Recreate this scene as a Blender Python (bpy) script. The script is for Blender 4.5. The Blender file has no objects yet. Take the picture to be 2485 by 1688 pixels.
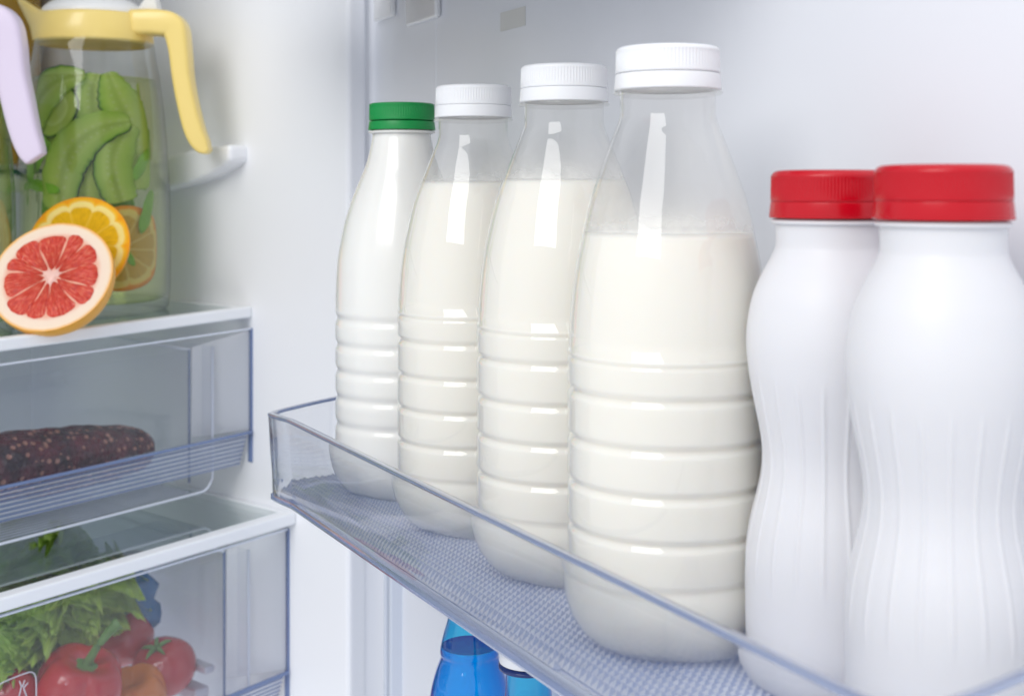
import bpy, bmesh, math, random
from mathutils import Vector, Matrix, noise
random.seed(7)
PI = math.pi
sc = bpy.context.scene
COL = sc.collection
F, CX, CY, W0, H0 = 3100.0, 1242.5, 450.0, 2485.0, 1688.0

def P(px, py, Y):
    return Vector(((px-CX)/F*Y, Y, (CY-py)/F*Y))

# ------------------------------------------------------------------ helpers
def tag(o, label=None, cat=None, group=None, kind=None):
    if label: o['label'] = label
    if cat: o['category'] = cat
    if group: o['group'] = group
    if kind: o['kind'] = kind
    return o

def thing(name, loc, label, cat, group=None, rot=(0, 0, 0)):
    o = bpy.data.objects.new(name, None); COL.objects.link(o)
    o.location = loc; o.rotation_euler = rot
    o.empty_display_size = .02
    return tag(o, label, cat, group)

def mobj(name, verts, faces, mat, parent=None, uvs=None, smooth=True, world=False):
    """one mesh object; world=True: verts are world coordinates although it is parented"""
    me = bpy.data.meshes.new(name)
    if world and parent is not None:
        inv = Matrix.LocRotScale(parent.location, parent.rotation_euler, parent.scale)
        if parent.parent is not None:
            pp = parent.parent
            inv = Matrix.LocRotScale(pp.location, pp.rotation_euler, pp.scale) @ inv
        inv = inv.inverted()
        verts = [inv @ Vector(v) for v in verts]
    me.from_pydata([tuple(v) for v in verts], [], faces)
    if uvs:
        ul = me.uv_layers.new(name='UVMap')
        for l in me.loops:
            ul.data[l.index].uv = uvs[l.vertex_index]
    me.update()
    if smooth:
        me.polygons.foreach_set('use_smooth', [True]*len(me.polygons))
    if mat: me.materials.append(mat)
    o = bpy.data.objects.new(name, me); COL.objects.link(o)
    if parent is not None: o.parent = parent
    return o

def fixn(o):
    bm = bmesh.new(); bm.from_mesh(o.data)
    bmesh.ops.recalc_face_normals(bm, faces=bm.faces)
    bm.to_mesh(o.data); bm.free(); return o

def bevel(o, w, seg=2, ang=35):
    m = o.modifiers.new('bev', 'BEVEL'); m.width = w; m.segments = seg
    m.limit_method = 'ANGLE'; m.angle_limit = math.radians(ang)
    return o

def autosmooth(o, ang=40):
    bm = bmesh.new(); bm.from_mesh(o.data)
    for e in bm.edges:
        if len(e.link_faces) == 2 and e.calc_face_angle(0) > math.radians(ang): e.smooth = False
    bm.to_mesh(o.data); bm.free(); return o

def lathe(name, prof, mat, parent=None, seg=96, mod=None, loc=(0, 0, 0), close=False, rot=0):
    """prof: [(r,z)] ; mod(r,z,theta)->r"""
    vs, fs = [], []
    n = len(prof)
    for i in range(seg):
        t = 2*PI*i/seg + rot
        for (r, z) in prof:
            rr = mod(r, z, t) if mod else r
            vs.append((loc[0]+rr*math.cos(t), loc[1]+rr*math.sin(t), loc[2]+z))
    for i in range(seg):
        j = (i+1) % seg
        for k in range(n-1):
            fs.append((i*n+k, j*n+k, j*n+k+1, i*n+k+1))
    if prof[0][0] > 1e-6 and close:
        fs.append([i*n for i in range(seg)][::-1])
    if prof[-1][0] > 1e-6 and close:
        fs.append([i*n+n-1 for i in range(seg)])
    return fixn(mobj(name, vs, fs, mat, parent))

def spline(pts, n):
    """catmull-rom through pts (tuples), n samples per span"""
    out = []
    p = [Vector(q) for q in pts]
    for i in range(len(p)-1):
        a = p[max(i-1, 0)]; b = p[i]; c = p[i+1]; d = p[min(i+2, len(p)-1)]
        for k in range(n):
            t = k/n
            out.append(0.5*((2*b)+(c-a)*t+(2*a-5*b+4*c-d)*t*t+(-a+3*b-3*c+d)*t**3))
    out.append(p[-1])
    return out

def prism(name, poly, vec, mat, parent=None, world=False, smooth=False):
    n = len(poly); vec = Vector(vec)
    vs = [Vector(p) for p in poly]+[Vector(p)+vec for p in poly]
    fs = [list(range(n))[::-1], list(range(n, 2*n))]
    for i in range(n):
        j = (i+1) % n
        fs.append((i, j, n+j, n+i))
    return fixn(mobj(name, vs, fs, mat, parent, smooth=smooth, world=world))

def section_sweep(name, path, sections, mat, parent=None, world=False, closed_section=True, smooth=True):
    """path: list of (origin, xdir, ydir); sections: list (or one) of 2D closed polygons"""
    vs, fs = [], []
    n = None
    for i, (o, xd, yd) in enumerate(path):
        s = sections[i] if isinstance(sections[0][0], (list, tuple)) and isinstance(sections[0][0][0], (int, float)) is True and len(sections) == len(path) and isinstance(sections[i][0], (list, tuple)) else sections
        n = len(s)
        for (a, b) in s: vs.append(Vector(o)+Vector(xd)*a+Vector(yd)*b)
    m = len(path)
    for i in range(m-1):
        for k in range(n):
            l = (k+1) % n
            fs.append((i*n+k, (i+1)*n+k, (i+1)*n+l, i*n+l))
    fs.append(list(range(n))[::-1]); fs.append([(m-1)*n+k for k in range(n)])
    return fixn(mobj(name, vs, fs, mat, parent, world=world, smooth=smooth))

def ring(w, h, n=20, e=3.0):
    """superellipse section"""
    out = []
    for i in range(n):
        t = 2*PI*i/n; c, s = math.cos(t), math.sin(t)
        out.append((w/2*math.copysign(abs(c)**(2/e), c), h/2*math.copysign(abs(s)**(2/e), s)))
    return out

# ------------------------------------------------------------------ materials
def newmat(name):
    m = bpy.data.materials.new(name); m.use_nodes = True
    nt = m.node_tree; nt.nodes.clear()
    out = nt.nodes.new('ShaderNodeOutputMaterial')
    return m, nt, out

def N(nt, typ, **kw):
    n = nt.nodes.new(typ)
    for k, v in kw.items():
        if k.startswith('i_'): n.inputs[k[2:].replace('_', ' ')].default_value = v
        else: setattr(n, k, v)
    return n

def math_n(nt, op, a, b=None, clamp=False):
    n = nt.nodes.new('ShaderNodeMath'); n.operation = op; n.use_clamp = clamp
    for i, v in enumerate((a, b)):
        if v is None: continue
        if isinstance(v, (int, float)): n.inputs[i].default_value = v
        else: nt.links.new(v, n.inputs[i])
    return n.outputs[0]

def principled(name, col, rough=.4, sss=0, bump=0, bscale=80, var=0, vscale=20, coat=0, spec=.5, metallic=0, sssr=.004):
    m, nt, out = newmat(name)
    b = N(nt, 'ShaderNodeBsdfPrincipled')
    b.inputs['Base Color'].default_value = (*col, 1); b.inputs['Roughness'].default_value = rough
    b.inputs['Specular IOR Level'].default_value = spec
    b.inputs['Metallic'].default_value = metallic
    if coat: b.inputs['Coat Weight'].default_value = coat; b.inputs['Coat Roughness'].default_value = .08
    if sss:
        b.inputs['Subsurface Weight'].default_value = sss
        b.inputs['Subsurface Radius'].default_value = (1, .8, .6)
        b.inputs['Subsurface Scale'].default_value = sssr
    tc = N(nt, 'ShaderNodeTexCoord')
    if var:
        nz = N(nt, 'ShaderNodeTexNoise'); nz.inputs['Scale'].default_value = vscale; nz.inputs['Detail'].default_value = 5
        nt.links.new(tc.outputs['Object'], nz.inputs['Vector'])
        mx = N(nt, 'ShaderNodeMixRGB'); mx.inputs[1].default_value = (*[c*(1-var) for c in col], 1)
        mx.inputs[2].default_value = (*[min(1, c*(1+var)) for c in col], 1)
        nt.links.new(nz.outputs['Fac'], mx.inputs[0]); nt.links.new(mx.outputs[0], b.inputs['Base Color'])
    if bump:
        nb = N(nt, 'ShaderNodeTexNoise'); nb.inputs['Scale'].default_value = bscale; nb.inputs['Detail'].default_value = 4
        nt.links.new(tc.outputs['Object'], nb.inputs['Vector'])
        bp = N(nt, 'ShaderNodeBump'); bp.inputs['Strength'].default_value = 1; bp.inputs['Distance'].default_value = bump
        nt.links.new(nb.outputs['Fac'], bp.inputs['Height']); nt.links.new(bp.outputs[0], b.inputs['Normal'])
    nt.links.new(b.outputs[0], out.inputs[0])
    return m

def thin(name, tint=(1, 1, 1), f0=.045, pw=4.0, rough=.03, edge=(.75, .78, .8), edgepw=3.0, haze=0, hazecol=(.8, .82, .86), bump=0, bscale=300, gl=1.0, tlm=.5):
    """thin clear plastic: passes light, mirrors more towards the grazing edge, tinted where seen edge-on"""
    m, nt, out = newmat(name)
    lw = N(nt, 'ShaderNodeLayerWeight'); lw.inputs['Blend'].default_value = .5
    fac = math_n(nt, 'POWER', lw.outputs['Facing'], pw)
    fac = math_n(nt, 'ADD', math_n(nt, 'MULTIPLY', fac, .9-f0), f0, True)
    ef = math_n(nt, 'POWER', lw.outputs['Facing'], edgepw)
    mx = N(nt, 'ShaderNodeMixRGB'); mx.inputs[1].default_value = (*tint, 1)
    mx.inputs[2].default_value = (*[t*e for t, e in zip(tint, edge)], 1)
    nt.links.new(ef, mx.inputs[0])
    tr = N(nt, 'ShaderNodeBsdfTransparent'); nt.links.new(mx.outputs[0], tr.inputs[0])
    g = N(nt, 'ShaderNodeBsdfGlossy'); g.inputs['Roughness'].default_value = rough
    g.inputs['Color'].default_value = (gl, gl, gl, 1)
    if bump:
        tc = N(nt, 'ShaderNodeTexCoord')
        nb = N(nt, 'ShaderNodeTexNoise'); nb.inputs['Scale'].default_value = bscale
        nt.links.new(tc.outputs['Object'], nb.inputs['Vector'])
        bp = N(nt, 'ShaderNodeBump'); bp.inputs['Distance'].default_value = bump
        nt.links.new(nb.outputs['Fac'], bp.inputs['Height']); nt.links.new(bp.outputs[0], g.inputs['Normal'])
    base = tr.outputs[0]
    if haze:
        d = N(nt, 'ShaderNodeBsdfDiffuse'); d.inputs[0].default_value = (*hazecol, 1)
        tl = N(nt, 'ShaderNodeBsdfTranslucent'); tl.inputs[0].default_value = (*hazecol, 1)
        dm = N(nt, 'ShaderNodeMixShader'); dm.inputs[0].default_value = tlm
        nt.links.new(d.outputs[0], dm.inputs[1]); nt.links.new(tl.outputs[0], dm.inputs[2])
        hm = N(nt, 'ShaderNodeMixShader'); hm.inputs[0].default_value = haze
        nt.links.new(base, hm.inputs[1]); nt.links.new(dm.outputs[0], hm.inputs[2]); base = hm.outputs[0]
    ms = N(nt, 'ShaderNodeMixShader'); nt.links.new(fac, ms.inputs[0])
    nt.links.new(base, ms.inputs[1]); nt.links.new(g.outputs[0], ms.inputs[2])
    nt.links.new(ms.outputs[0], out.inputs[0])
    return m

def glassmat(name, col=(1, 1, 1), rough=0, ior=1.49, clear=0.0):
    m, nt, out = newmat(name)
    g = N(nt, 'ShaderNodeBsdfGlass'); g.inputs[0].default_value = (*col, 1)
    g.inputs['Roughness'].default_value = rough; g.inputs['IOR'].default_value = ior
    if clear:
        t = N(nt, 'ShaderNodeBsdfTransparent'); t.inputs[0].default_value = (*col, 1)
        x = N(nt, 'ShaderNodeMixShader'); x.inputs[0].default_value = clear
        nt.links.new(g.outputs[0], x.inputs[1]); nt.links.new(t.outputs[0], x.inputs[2])
        nt.links.new(x.outputs[0], out.inputs[0])
    else:
        nt.links.new(g.outputs[0], out.inputs[0])
    return m

def set_ramp(rp, stops):
    els = rp.color_ramp.elements
    els[0].position = stops[0][0]; els[0].color = (*stops[0][1], 1)
    els[1].position = stops[-1][0]; els[1].color = (*stops[-1][1], 1)
    for p, c in stops[1:-1]:
        e = els.new(p); e.color = (*c, 1)

def disk_ramp_mat(name, stops, rough=.3, trans=0, seg=0, seg_r=(.15, .8), membrane=(.9, .8, .4), noise_amt=.1, streak=0, bump=.0003, coat=0, spec=.5):
    """colour by distance from the centre of a cut face stored in the UV map (unit disk)"""
    m, nt, out = newmat(name)
    uv = N(nt, 'ShaderNodeUVMap')
    sep = N(nt, 'ShaderNodeSeparateXYZ'); nt.links.new(uv.outputs[0], sep.inputs[0])
    x, y = sep.outputs[0], sep.outputs[1]
    r = math_n(nt, 'SQRT', math_n(nt, 'ADD', math_n(nt, 'MULTIPLY', x, x), math_n(nt, 'MULTIPLY', y, y)))
    th = math_n(nt, 'ARCTAN2', y, x)
    nz = N(nt, 'ShaderNodeTexNoise'); nz.inputs['Scale'].default_value = 6; nz.inputs['Detail'].default_value = 4
    nt.links.new(uv.outputs[0], nz.inputs['Vector'])
    wob = math_n(nt, 'MULTIPLY', math_n(nt, 'SUBTRACT', nz.outputs['Fac'], .5), noise_amt)
    rw = math_n(nt, 'ADD', r, wob)
    rp = N(nt, 'ShaderNodeValToRGB')
    set_ramp(rp, stops)
    col = rp.outputs[0]
    b = N(nt, 'ShaderNodeBsdfPrincipled'); b.inputs['Roughness'].default_value = rough; b.inputs['Specular IOR Level'].default_value = spec
    if coat: b.inputs['Coat Weight'].default_value = coat; b.inputs['Coat Roughness'].default_value = .1
    hgt = nz.outputs['Fac']
    if seg:
        a = math_n(nt, 'MULTIPLY', math_n(nt, 'ADD', th, math_n(nt, 'MULTIPLY', wob, 1.2)), seg/(2*PI))
        fr = math_n(nt, 'FRACT', a)
        d = math_n(nt, 'SUBTRACT', .5, math_n(nt, 'ABSOLUTE', math_n(nt, 'SUBTRACT', fr, .5)))   # 0 at membrane
        dd = math_n(nt, 'MULTIPLY', math_n(nt, 'MULTIPLY', d, r), 2*PI/seg)
        # round outer corners of each segment
        cr = math_n(nt, 'POWER', math_n(nt, 'SUBTRACT', 1, math_n(nt, 'MULTIPLY', d, 2)), 4)
        rw = math_n(nt, 'ADD', rw, math_n(nt, 'MULTIPLY', cr, .09))
        mem = math_n(nt, 'SUBTRACT', 1, math_n(nt, 'DIVIDE', dd, .035), True)
        inp = math_n(nt, 'LESS_THAN', rw, seg_r[1])
        mm = math_n(nt, 'MULTIPLY', math_n(nt, 'MULTIPLY', mem, inp), .8)
        # radial fibres
        cmb = N(nt, 'ShaderNodeCombineXYZ')
        nt.links.new(math_n(nt, 'MULTIPLY', th, 22), cmb.inputs[0]); nt.links.new(math_n(nt, 'MULTIPLY', r, 6), cmb.inputs[1])
        st = N(nt, 'ShaderNodeTexNoise'); st.inputs['Scale'].default_value = 1; st.inputs['Detail'].default_value = 3
        nt.links.new(cmb.outputs[0], st.inputs['Vector'])
        nt.links.new(rw, rp.inputs[0])
        hsv = N(nt, 'ShaderNodeHueSaturation'); nt.links.new(col, hsv.inputs['Color'])
        vv = math_n(nt, 'ADD', math_n(nt, 'MULTIPLY', math_n(nt, 'MULTIPLY', math_n(nt, 'SUBTRACT', st.outputs['Fac'], .5), inp), streak), 1)
        nt.links.new(vv, hsv.inputs['Value'])
        mx = N(nt, 'ShaderNodeMixRGB'); nt.links.new(mm, mx.inputs[0]); nt.links.new(hsv.outputs[0], mx.inputs[1])
        mx.inputs[2].default_value = (*membrane, 1); col = mx.outputs[0]; hgt = st.outputs['Fac']
    else:
        nt.links.new(rw, rp.inputs[0])
    nt.links.new(col, b.inputs['Base Color'])
    bp = N(nt, 'ShaderNodeBump'); bp.inputs['Distance'].default_value = bump
    nt.links.new(hgt, bp.inputs['Height']); nt.links.new(bp.outputs[0], b.inputs['Normal'])
    sh = b.outputs[0]
    if trans:
        tl = N(nt, 'ShaderNodeBsdfTranslucent'); nt.links.new(col, tl.inputs[0])
        ms = N(nt, 'ShaderNodeMixShader'); ms.inputs[0].default_value = trans
        nt.links.new(sh, ms.inputs[1]); nt.links.new(tl.outputs[0], ms.inputs[2]); sh = ms.outputs[0]
    nt.links.new(sh, out.inputs[0])
    return m

M = {}
M['liner'] = principled('white_liner_plastic', (.795, .81, .855), .28, bump=.00012, bscale=9, spec=.35)
M['liner_soft'] = principled('white_wall_plastic', (.87, .88, .91), .35, bump=.00015, bscale=7, spec=.3)
M['gasket'] = principled('pale_gasket', (.62, .66, .74), .5)
M['shade'] = principled('grey_upper_shelf', (.25, .26, .30), .5)
M['trim'] = principled('white_shelf_trim', (.89, .91, .94), .3, spec=.4)
M['milk'] = principled('milk', (.815, .795, .735), .45, sss=.6, sssr=.012, spec=.2)
M['milk_white_pet'] = principled('white_milky_bottle', (.84, .83, .79), .22, sss=.2, sssr=.005, coat=.6)
M['shell'] = thin('clear_bottle_plastic', (1, .995, .985), f0=0.045, pw=4.2, rough=.02, edge=(.84, .86, .86), edgepw=5, haze=.07, hazecol=(.93, .94, .95))
def film_mat():
    m, nt, out = newmat('milk_film')
    tc = N(nt, 'ShaderNodeTexCoord'); sep = N(nt, 'ShaderNodeSeparateXYZ'); nt.links.new(tc.outputs['Generated'], sep.inputs[0])
    nz = N(nt, 'ShaderNodeTexNoise'); nz.inputs['Scale'].default_value = 110; nz.inputs['Detail'].default_value = 5
    nt.links.new(tc.outputs['Object'], nz.inputs['Vector'])
    lo = N(nt, 'ShaderNodeTexNoise'); lo.inputs['Scale'].default_value = 22
    nt.links.new(tc.outputs['Object'], lo.inputs['Vector'])
    fall = math_n(nt, 'POWER', math_n(nt, 'SUBTRACT', 1, sep.outputs[2], True), 2.2)
    f = math_n(nt, 'MULTIPLY', math_n(nt, 'MULTIPLY', fall, nz.outputs['Fac']), math_n(nt, 'MULTIPLY', lo.outputs['Fac'], 1.5), True)
    tr = N(nt, 'ShaderNodeBsdfTransparent'); d = N(nt, 'ShaderNodeBsdfDiffuse'); d.inputs[0].default_value = (.88, .87, .83, 1)
    ms = N(nt, 'ShaderNodeMixShader'); nt.links.new(f, ms.inputs[0]); nt.links.new(tr.outputs[0], ms.inputs[1]); nt.links.new(d.outputs[0], ms.inputs[2])
    nt.links.new(ms.outputs[0], out.inputs[0]); return m
M['film'] = film_mat()
M['cap_white'] = principled('white_cap_plastic', (.84, .845, .86), .38, spec=.4, sss=.1, sssr=.002)
M['cap_green'] = principled('green_cap_plastic', (.0, .27, .055), .36)
M['cap_red'] = principled('red_cap_plastic', (.50, .001, .010), .24, spec=.4)
M['hdpe'] = principled('white_yogurt_bottle_plastic', (.71, .705, .725), .42, sss=.2, sssr=.004, spec=.35)
M['tray_panel'] = glassmat('clear_tray_plastic', (.955, .965, .985), 0, 1.45)
M['tray_panel'] = glassmat('clear_tray_plastic', (.985, .99, 1.0), 0, 1.40, clear=.08)
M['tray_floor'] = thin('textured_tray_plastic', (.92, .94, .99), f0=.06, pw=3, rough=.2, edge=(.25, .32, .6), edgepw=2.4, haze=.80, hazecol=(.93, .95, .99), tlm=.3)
M['tray_facet'] = thin('clear_facet_plastic', (.45, .53, .78), f0=.06, pw=3, rough=.1, edge=(.3, .38, .65), haze=.75, hazecol=(.20, .27, .50), tlm=.3)  # dark tint paints the shaded side of the pyramids
M['tray_facet_mid'] = thin('mid_facet_plastic', (.6, .66, .86), f0=.06, pw=3, rough=.1, edge=(.3, .38, .65), haze=.75, hazecol=(.55, .62, .80), tlm=.3)  # middle tone of the painted facet shading, also used for the plate
M['tray_rim'] = thin('tray_rim_plastic', (.56, .64, .82), f0=.14, pw=2.0, rough=.08, edge=(.6, .65, .8), haze=.55, hazecol=(.44, .53, .76))
M['drawer'] = thin('clear_drawer_plastic', (.965, .97, .98), f0=.03, pw=3, rough=.04, edge=(.6, .64, .74), haze=.0, bump=.0002, bscale=30)
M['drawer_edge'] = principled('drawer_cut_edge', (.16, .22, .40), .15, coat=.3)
M['drawer_line'] = principled('drawer_pale_edge', (.74, .78, .88), .2, coat=.5)
M['drawer_side'] = thin('frosted_drawer_side', (.92, .94, .96), f0=.08, rough=.12, edge=(.8, .83, .88), haze=.85, hazecol=(.98, .98, .99), tlm=.15)
M['shelf_glass'] = thin('shelf_glass', (.93, .95, .945), f0=.05, pw=3, rough=.03, edge=(.5, .62, .62))
M['jug_glass'] = thin('pitcher_glass', (.975, .98, .97), gl=.85, f0=.035, pw=2.6, rough=.01, edge=(.42, .48, .42), edgepw=4, bump=.0004, bscale=25)
M['water'] = thin('infused_water', (.97, .99, .80), f0=.02, rough=.02, edge=(.50, .60, .30), haze=.0, hazecol=(.50, .62, .18))
M['yellow'] = principled('yellow_plastic', (.92, .70, .22), .3, coat=.25)
M['lilac'] = principled('lilac_plastic', (.76, .66, .80), .35, coat=.2)
M['white_lid'] = principled('white_lid_plastic', (.85, .85, .83), .3)
M['amber'] = principled('amber_juice', (.46, .25, .01), .25, coat=.4)
M['teal_edge'] = principled('green_glass_edge', (.02, .09, .08), .2)
M['blue'] = thin('blue_bottle_plastic', (.16, .82, 1.0), f0=.05, pw=3, rough=.02, edge=(.03, .10, .55), edgepw=2.0, haze=.05, hazecol=(.0, .35, .8))
M['blue_water'] = thin('blue_water', (.12, .85, 1.0), f0=.03, pw=4, rough=.02, edge=(.02, .08, .5), edgepw=2.6, haze=.42, hazecol=(.0, .58, .98), tlm=.2)
M['blue_dark'] = principled('dark_blue_water_surface', (.0, .03, .38), .1, bump=.0008, bscale=90)

# ------------------------------------------------------------------ camera
cam = bpy.data.cameras.new('camera'); camo = bpy.data.objects.new('camera', cam); COL.objects.link(camo)
cam.sensor_width = 36; cam.lens = 36*F/W0
camo.location = (0, 0, 0); camo.rotation_euler = (PI/2, 0, 0)
cam.shift_y = -(H0/2-CY)/W0
cam.clip_start = .02; cam.clip_end = 50
cam.dof.use_dof = True; cam.dof.focus_distance = .62; cam.dof.aperture_fstop = 11.5
cam.dof.aperture_fstop = 14
sc.camera = camo

# ------------------------------------------------------------------ door frame of reference
DA = math.radians(26)
Dd = Vector((math.sin(DA), -math.cos(DA), 0))      # along the door, towards the camera
Dn = Vector((math.cos(DA), math.sin(DA), 0))       # from the tray front to the door liner
LINER = .349
def floor_z(Y): return -.178-.0245*(Y-.5)

# fridge frame
FA = math.radians(40)
Fu = Vector((math.sin(FA), math.cos(FA), .03))     # along the shelf fronts, to the right and away
Fv = Vector((-math.cos(FA), math.sin(FA), 0))      # into the cabinet
C1 = Vector((-.2215, 1.09, 0))
Z = Vector((0, 0, 1))
def FP(u, v, z):
    return C1+Fu*u+Fv*v+Z*z
def fbox(name, u0, u1, v0, v1, z0, z1, mat, parent, bev=0, smooth=False):
    pts = [FP(u, v, z) for z in (z0, z1) for (u, v) in ((u0, v0), (u1, v0), (u1, v1), (u0, v1))]
    fs = [(0, 3, 2, 1), (4, 5, 6, 7), (0, 1, 5, 4), (1, 2, 6, 5), (2, 3, 7, 6), (3, 0, 4, 7)]
    o = fixn(mobj(name, pts, fs, mat, parent, world=True, smooth=smooth))
    if bev: bevel(o, bev, 3)
    return o

# ------------------------------------------------------------------ refrigerator
fridge = thing('refrigerator', C1+Z*-.6, 'white open refrigerator with smooth side wall and door liner behind the bottles', 'refrigerator')
def wallpanel(name, a, b, z0, z1, mat, parent, nrm_off=.012, bev=.0):
    a = Vector((a[0], a[1], 0)); b = Vector((b[0], b[1], 0))
    d = (b-a).normalized(); n = Vector((-d.y, d.x, 0))*nrm_off
    poly = [a+Z*z0, b+Z*z0, b+n+Z*z0, a+n+Z*z0]
    o = prism(name, poly, Z*(z1-z0), mat, parent, world=True)
    if bev: bevel(o, bev, 3)
    return o
# interior side wall: runs from the back of the cabinet to the front edge
wB = C1+Fv*.42; wF = C1+Fv*-.120
wallpanel('side_wall', (wB.x, wB.y), (wF.x, wF.y), -.75, .42, M['liner_soft'], fridge, .02, .004)
bk0 = C1+Fv*.36+Fu*-.62; bk1 = C1+Fv*.36
wallpanel('back_wall', (bk0.x, bk0.y), (bk1.x, bk1.y), -.75, .42, M['liner_soft'], fridge, .02)
lw0 = C1+Fu*-.60+Fv*.36; lw1 = C1+Fu*-.60+Fv*.05
wallpanel('far_side_wall', (lw1.x, lw1.y), (lw0.x, lw0.y), -.75, .42, M['liner_soft'], fridge, .02)
fbox('cabinet_ceiling', -.6, .0, .0, .36, .30, .33, M['liner_soft'], fridge)
# front flange of the cabinet beside the hinge
fl0 = wF+Fv*-.0; fl1 = wF+Fu*.055
wallpanel('front_flange', (wF.x+.002, wF.y+.006), (fl1.x, fl1.y), -.75, -.10, M['liner_soft'], fridge, .01)

# door: liner surface, ribs
def DP(s, q, z):    # s along the door from the point nearest 0, q = n.P
    return Dn*q+Dd*s+Z*z
def s_at(px, q):    # s on plane n.P=q seen at column px
    k = (px-CX)/F
    Y = q/(Dn.x*k+Dn.y); return Vector((k*Y, Y, 0)).dot(Dd)
door = thing('door_panel', (0, 0, 0), None, None); door.parent = fridge; door.location = -fridge.location
sL = s_at(846, LINER)
def dbox(name, s0, s1, q0, q1, z0, z1, mat, parent, bev=0):
    pts = [DP(s, q, z) for z in (z0, z1) for (s, q) in ((s0, q0), (s1, q0), (s1, q1), (s0, q1))]
    fs = [(0, 3, 2, 1), (4, 5, 6, 7), (0, 1, 5, 4), (1, 2, 6, 5), (2, 3, 7, 6), (3, 0, 4, 7)]
    pr = Matrix.Translation(Vector(fridge.location)) @ Matrix.Translation(Vector(door.location)) if parent is door else None
    o = fixn(mobj(name, pts, fs, mat, parent, world=(parent is not door), smooth=False))
    if bev: bevel(o, bev, 4)
    return o
dbox('door_liner', sL, .25, LINER, LINER+.04, -.215, .42, M['liner'], door, .006)
sL2 = s_at(952, LINER+.012)
dbox('lower_liner', sL2, .25, LINER+.012, LINER+.05, -.75, -.2155, M['liner'], door, .004)
for px, w in ((938, .005), (951, .004)):
    s = s_at(px, LINER+.004)
    dbox('gasket', s-w/2, s+w/2, LINER+.002, LINER+.03, -.75, -.2, M['gasket'], door, .0018)
dbox('liner_ridge', s_at(850, LINER-.001), s_at(864, LINER-.001), LINER-.002, LINER+.002, -.215, .42, M['liner'], door, .002)
dbox('liner_ridge', s_at(1046, LINER-.001), s_at(1056, LINER-.001), LINER-.0003, LINER+.002, -.1, .42, M['liner'], door, .0007)
# small moulded clear hooks of the shelf above and a pale sticker
for px0, px1, yb in ((908, 952, 47), (985, 1060, 54)):
    s0, s1 = s_at(px0, LINER-.004), s_at(px1, LINER-.004)
    Yc = DP((s0+s1)/2, LINER-.004, 0).y
    dbox('shelf_hook', s0, s1, LINER-.005, LINER-.0005, (CY-yb)/F*Yc, .20, M['drawer_side'], door, .004)
s0, s1 = s_at(1216, LINER), s_at(1276, LINER); Yc = DP((s0+s1)/2, LINER, 0).y
dbox('sticker', s0, s1, LINER-.0006, LINER-.0001, (CY-70)/F*Yc, (CY-24)/F*Yc, principled('pale_yellow_sticker', (.70, .69, .66), .6), door)

# upper door shelf, above the frame: opaque, shades the top of the door
up = thing('upper_door_shelf', DP(-.55, LINER-.06, .165), 'door shelf above the milk bottles, out of view except for its shade', 'shelf')
def ubox(name, s0, s1, q0, q1, z0, z1, mat):
    pts = [DP(s, q, z) for z in (z0, z1) for (s, q) in ((s0, q0), (s1, q0), (s1, q1), (s0, q1))]
    fs = [(0, 3, 2, 1), (4, 5, 6, 7), (0, 1, 5, 4), (1, 2, 6, 5), (2, 3, 7, 6), (3, 0, 4, 7)]
    return fixn(mobj(name, pts, fs, mat, up, world=True, smooth=False))
ubox('shelf_floor', -.925, -.42, LINER-.150, LINER-.001, .152, .156, M['shade'])
ubox('front_rail', -.925, -.42, LINER-.154, LINER-.150, .150, .235, M['shade'])

# moulded ledge on the side wall that carries the half shelf
Yn = C1.y
led = []
prof = []
for (px, py) in ((396, 398), (470, 372), (540, 358), (600, 352), (601, 390), (585, 404), (545, 428), (500, 445), (450, 458), (396, 470)):
    k = (px-CX)/F
    # intersect view ray with side wall plane (through C1, direction Fv)
    a = (C1.x-k*C1.y)/(k*Fv.y-Fv.x)
    p = C1+Fv*a; prof.append(Vector((p.x, p.y, (CY-py)/F*p.y)))
perp = Vector((-Fu.x, -Fu.y, 0)).normalized()
ledge = prism('shelf_ledge', [p-perp*.003 for p in prof], perp*.022, M['liner_soft'], fridge, world=True)
bevel(ledge, .004, 3)

# ------------------------------------------------------------------ door tray (clear)
tray = thing('door_shelf', DP(-.55, .28, floor_z(.6)), 'clear plastic door shelf with a pyramid textured floor carrying the milk and yogurt bottles', 'door shelf')
plan_top = [(-.065, .905), (-.1158, .840), (-.1435, .806), (-.1495, .7965), (-.1495, .789), (-.1440, .776), (.0200, .4545), (.0852, .3257)]
# outer top path from measured rim pixels
def rim_pt(px, py):
    k = (py-CY)/F            # -z/Y
    Y = .12125/(k-.0245); return Vector(((px-CX)/F*Y, Y, -k*Y))
R0 = rim_pt(700, 1020); R1 = rim_pt(2053, 1680)
pts = [Vector((-.060, .912, -.1385)), Vector((-.1158, .840, -.1387)), Vector((-.1412, .8095, -.1402)), Vector((-.1478, .800, -.1407)),
       Vector((-.1500, .793, -.1408)), Vector((-.1490, .785, -.1406))]
for i in range(13):
    t = i/12
    pts.append(R0.lerp(R1, t))
dirn = (R1-R0).normalized()
e = R1+dirn*.012
pts += [e, Vector((e.x+.004, e.y-.0035, e.z+.0)), Vector((e.x+.011, e.y-.002, e.z)), Vector((.1177, .3235, -.1292)), Vector((.1352, .3372, -.1295)), Vector((.165, .361, -.130)), Vector((.198, .389, -.131))]
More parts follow.
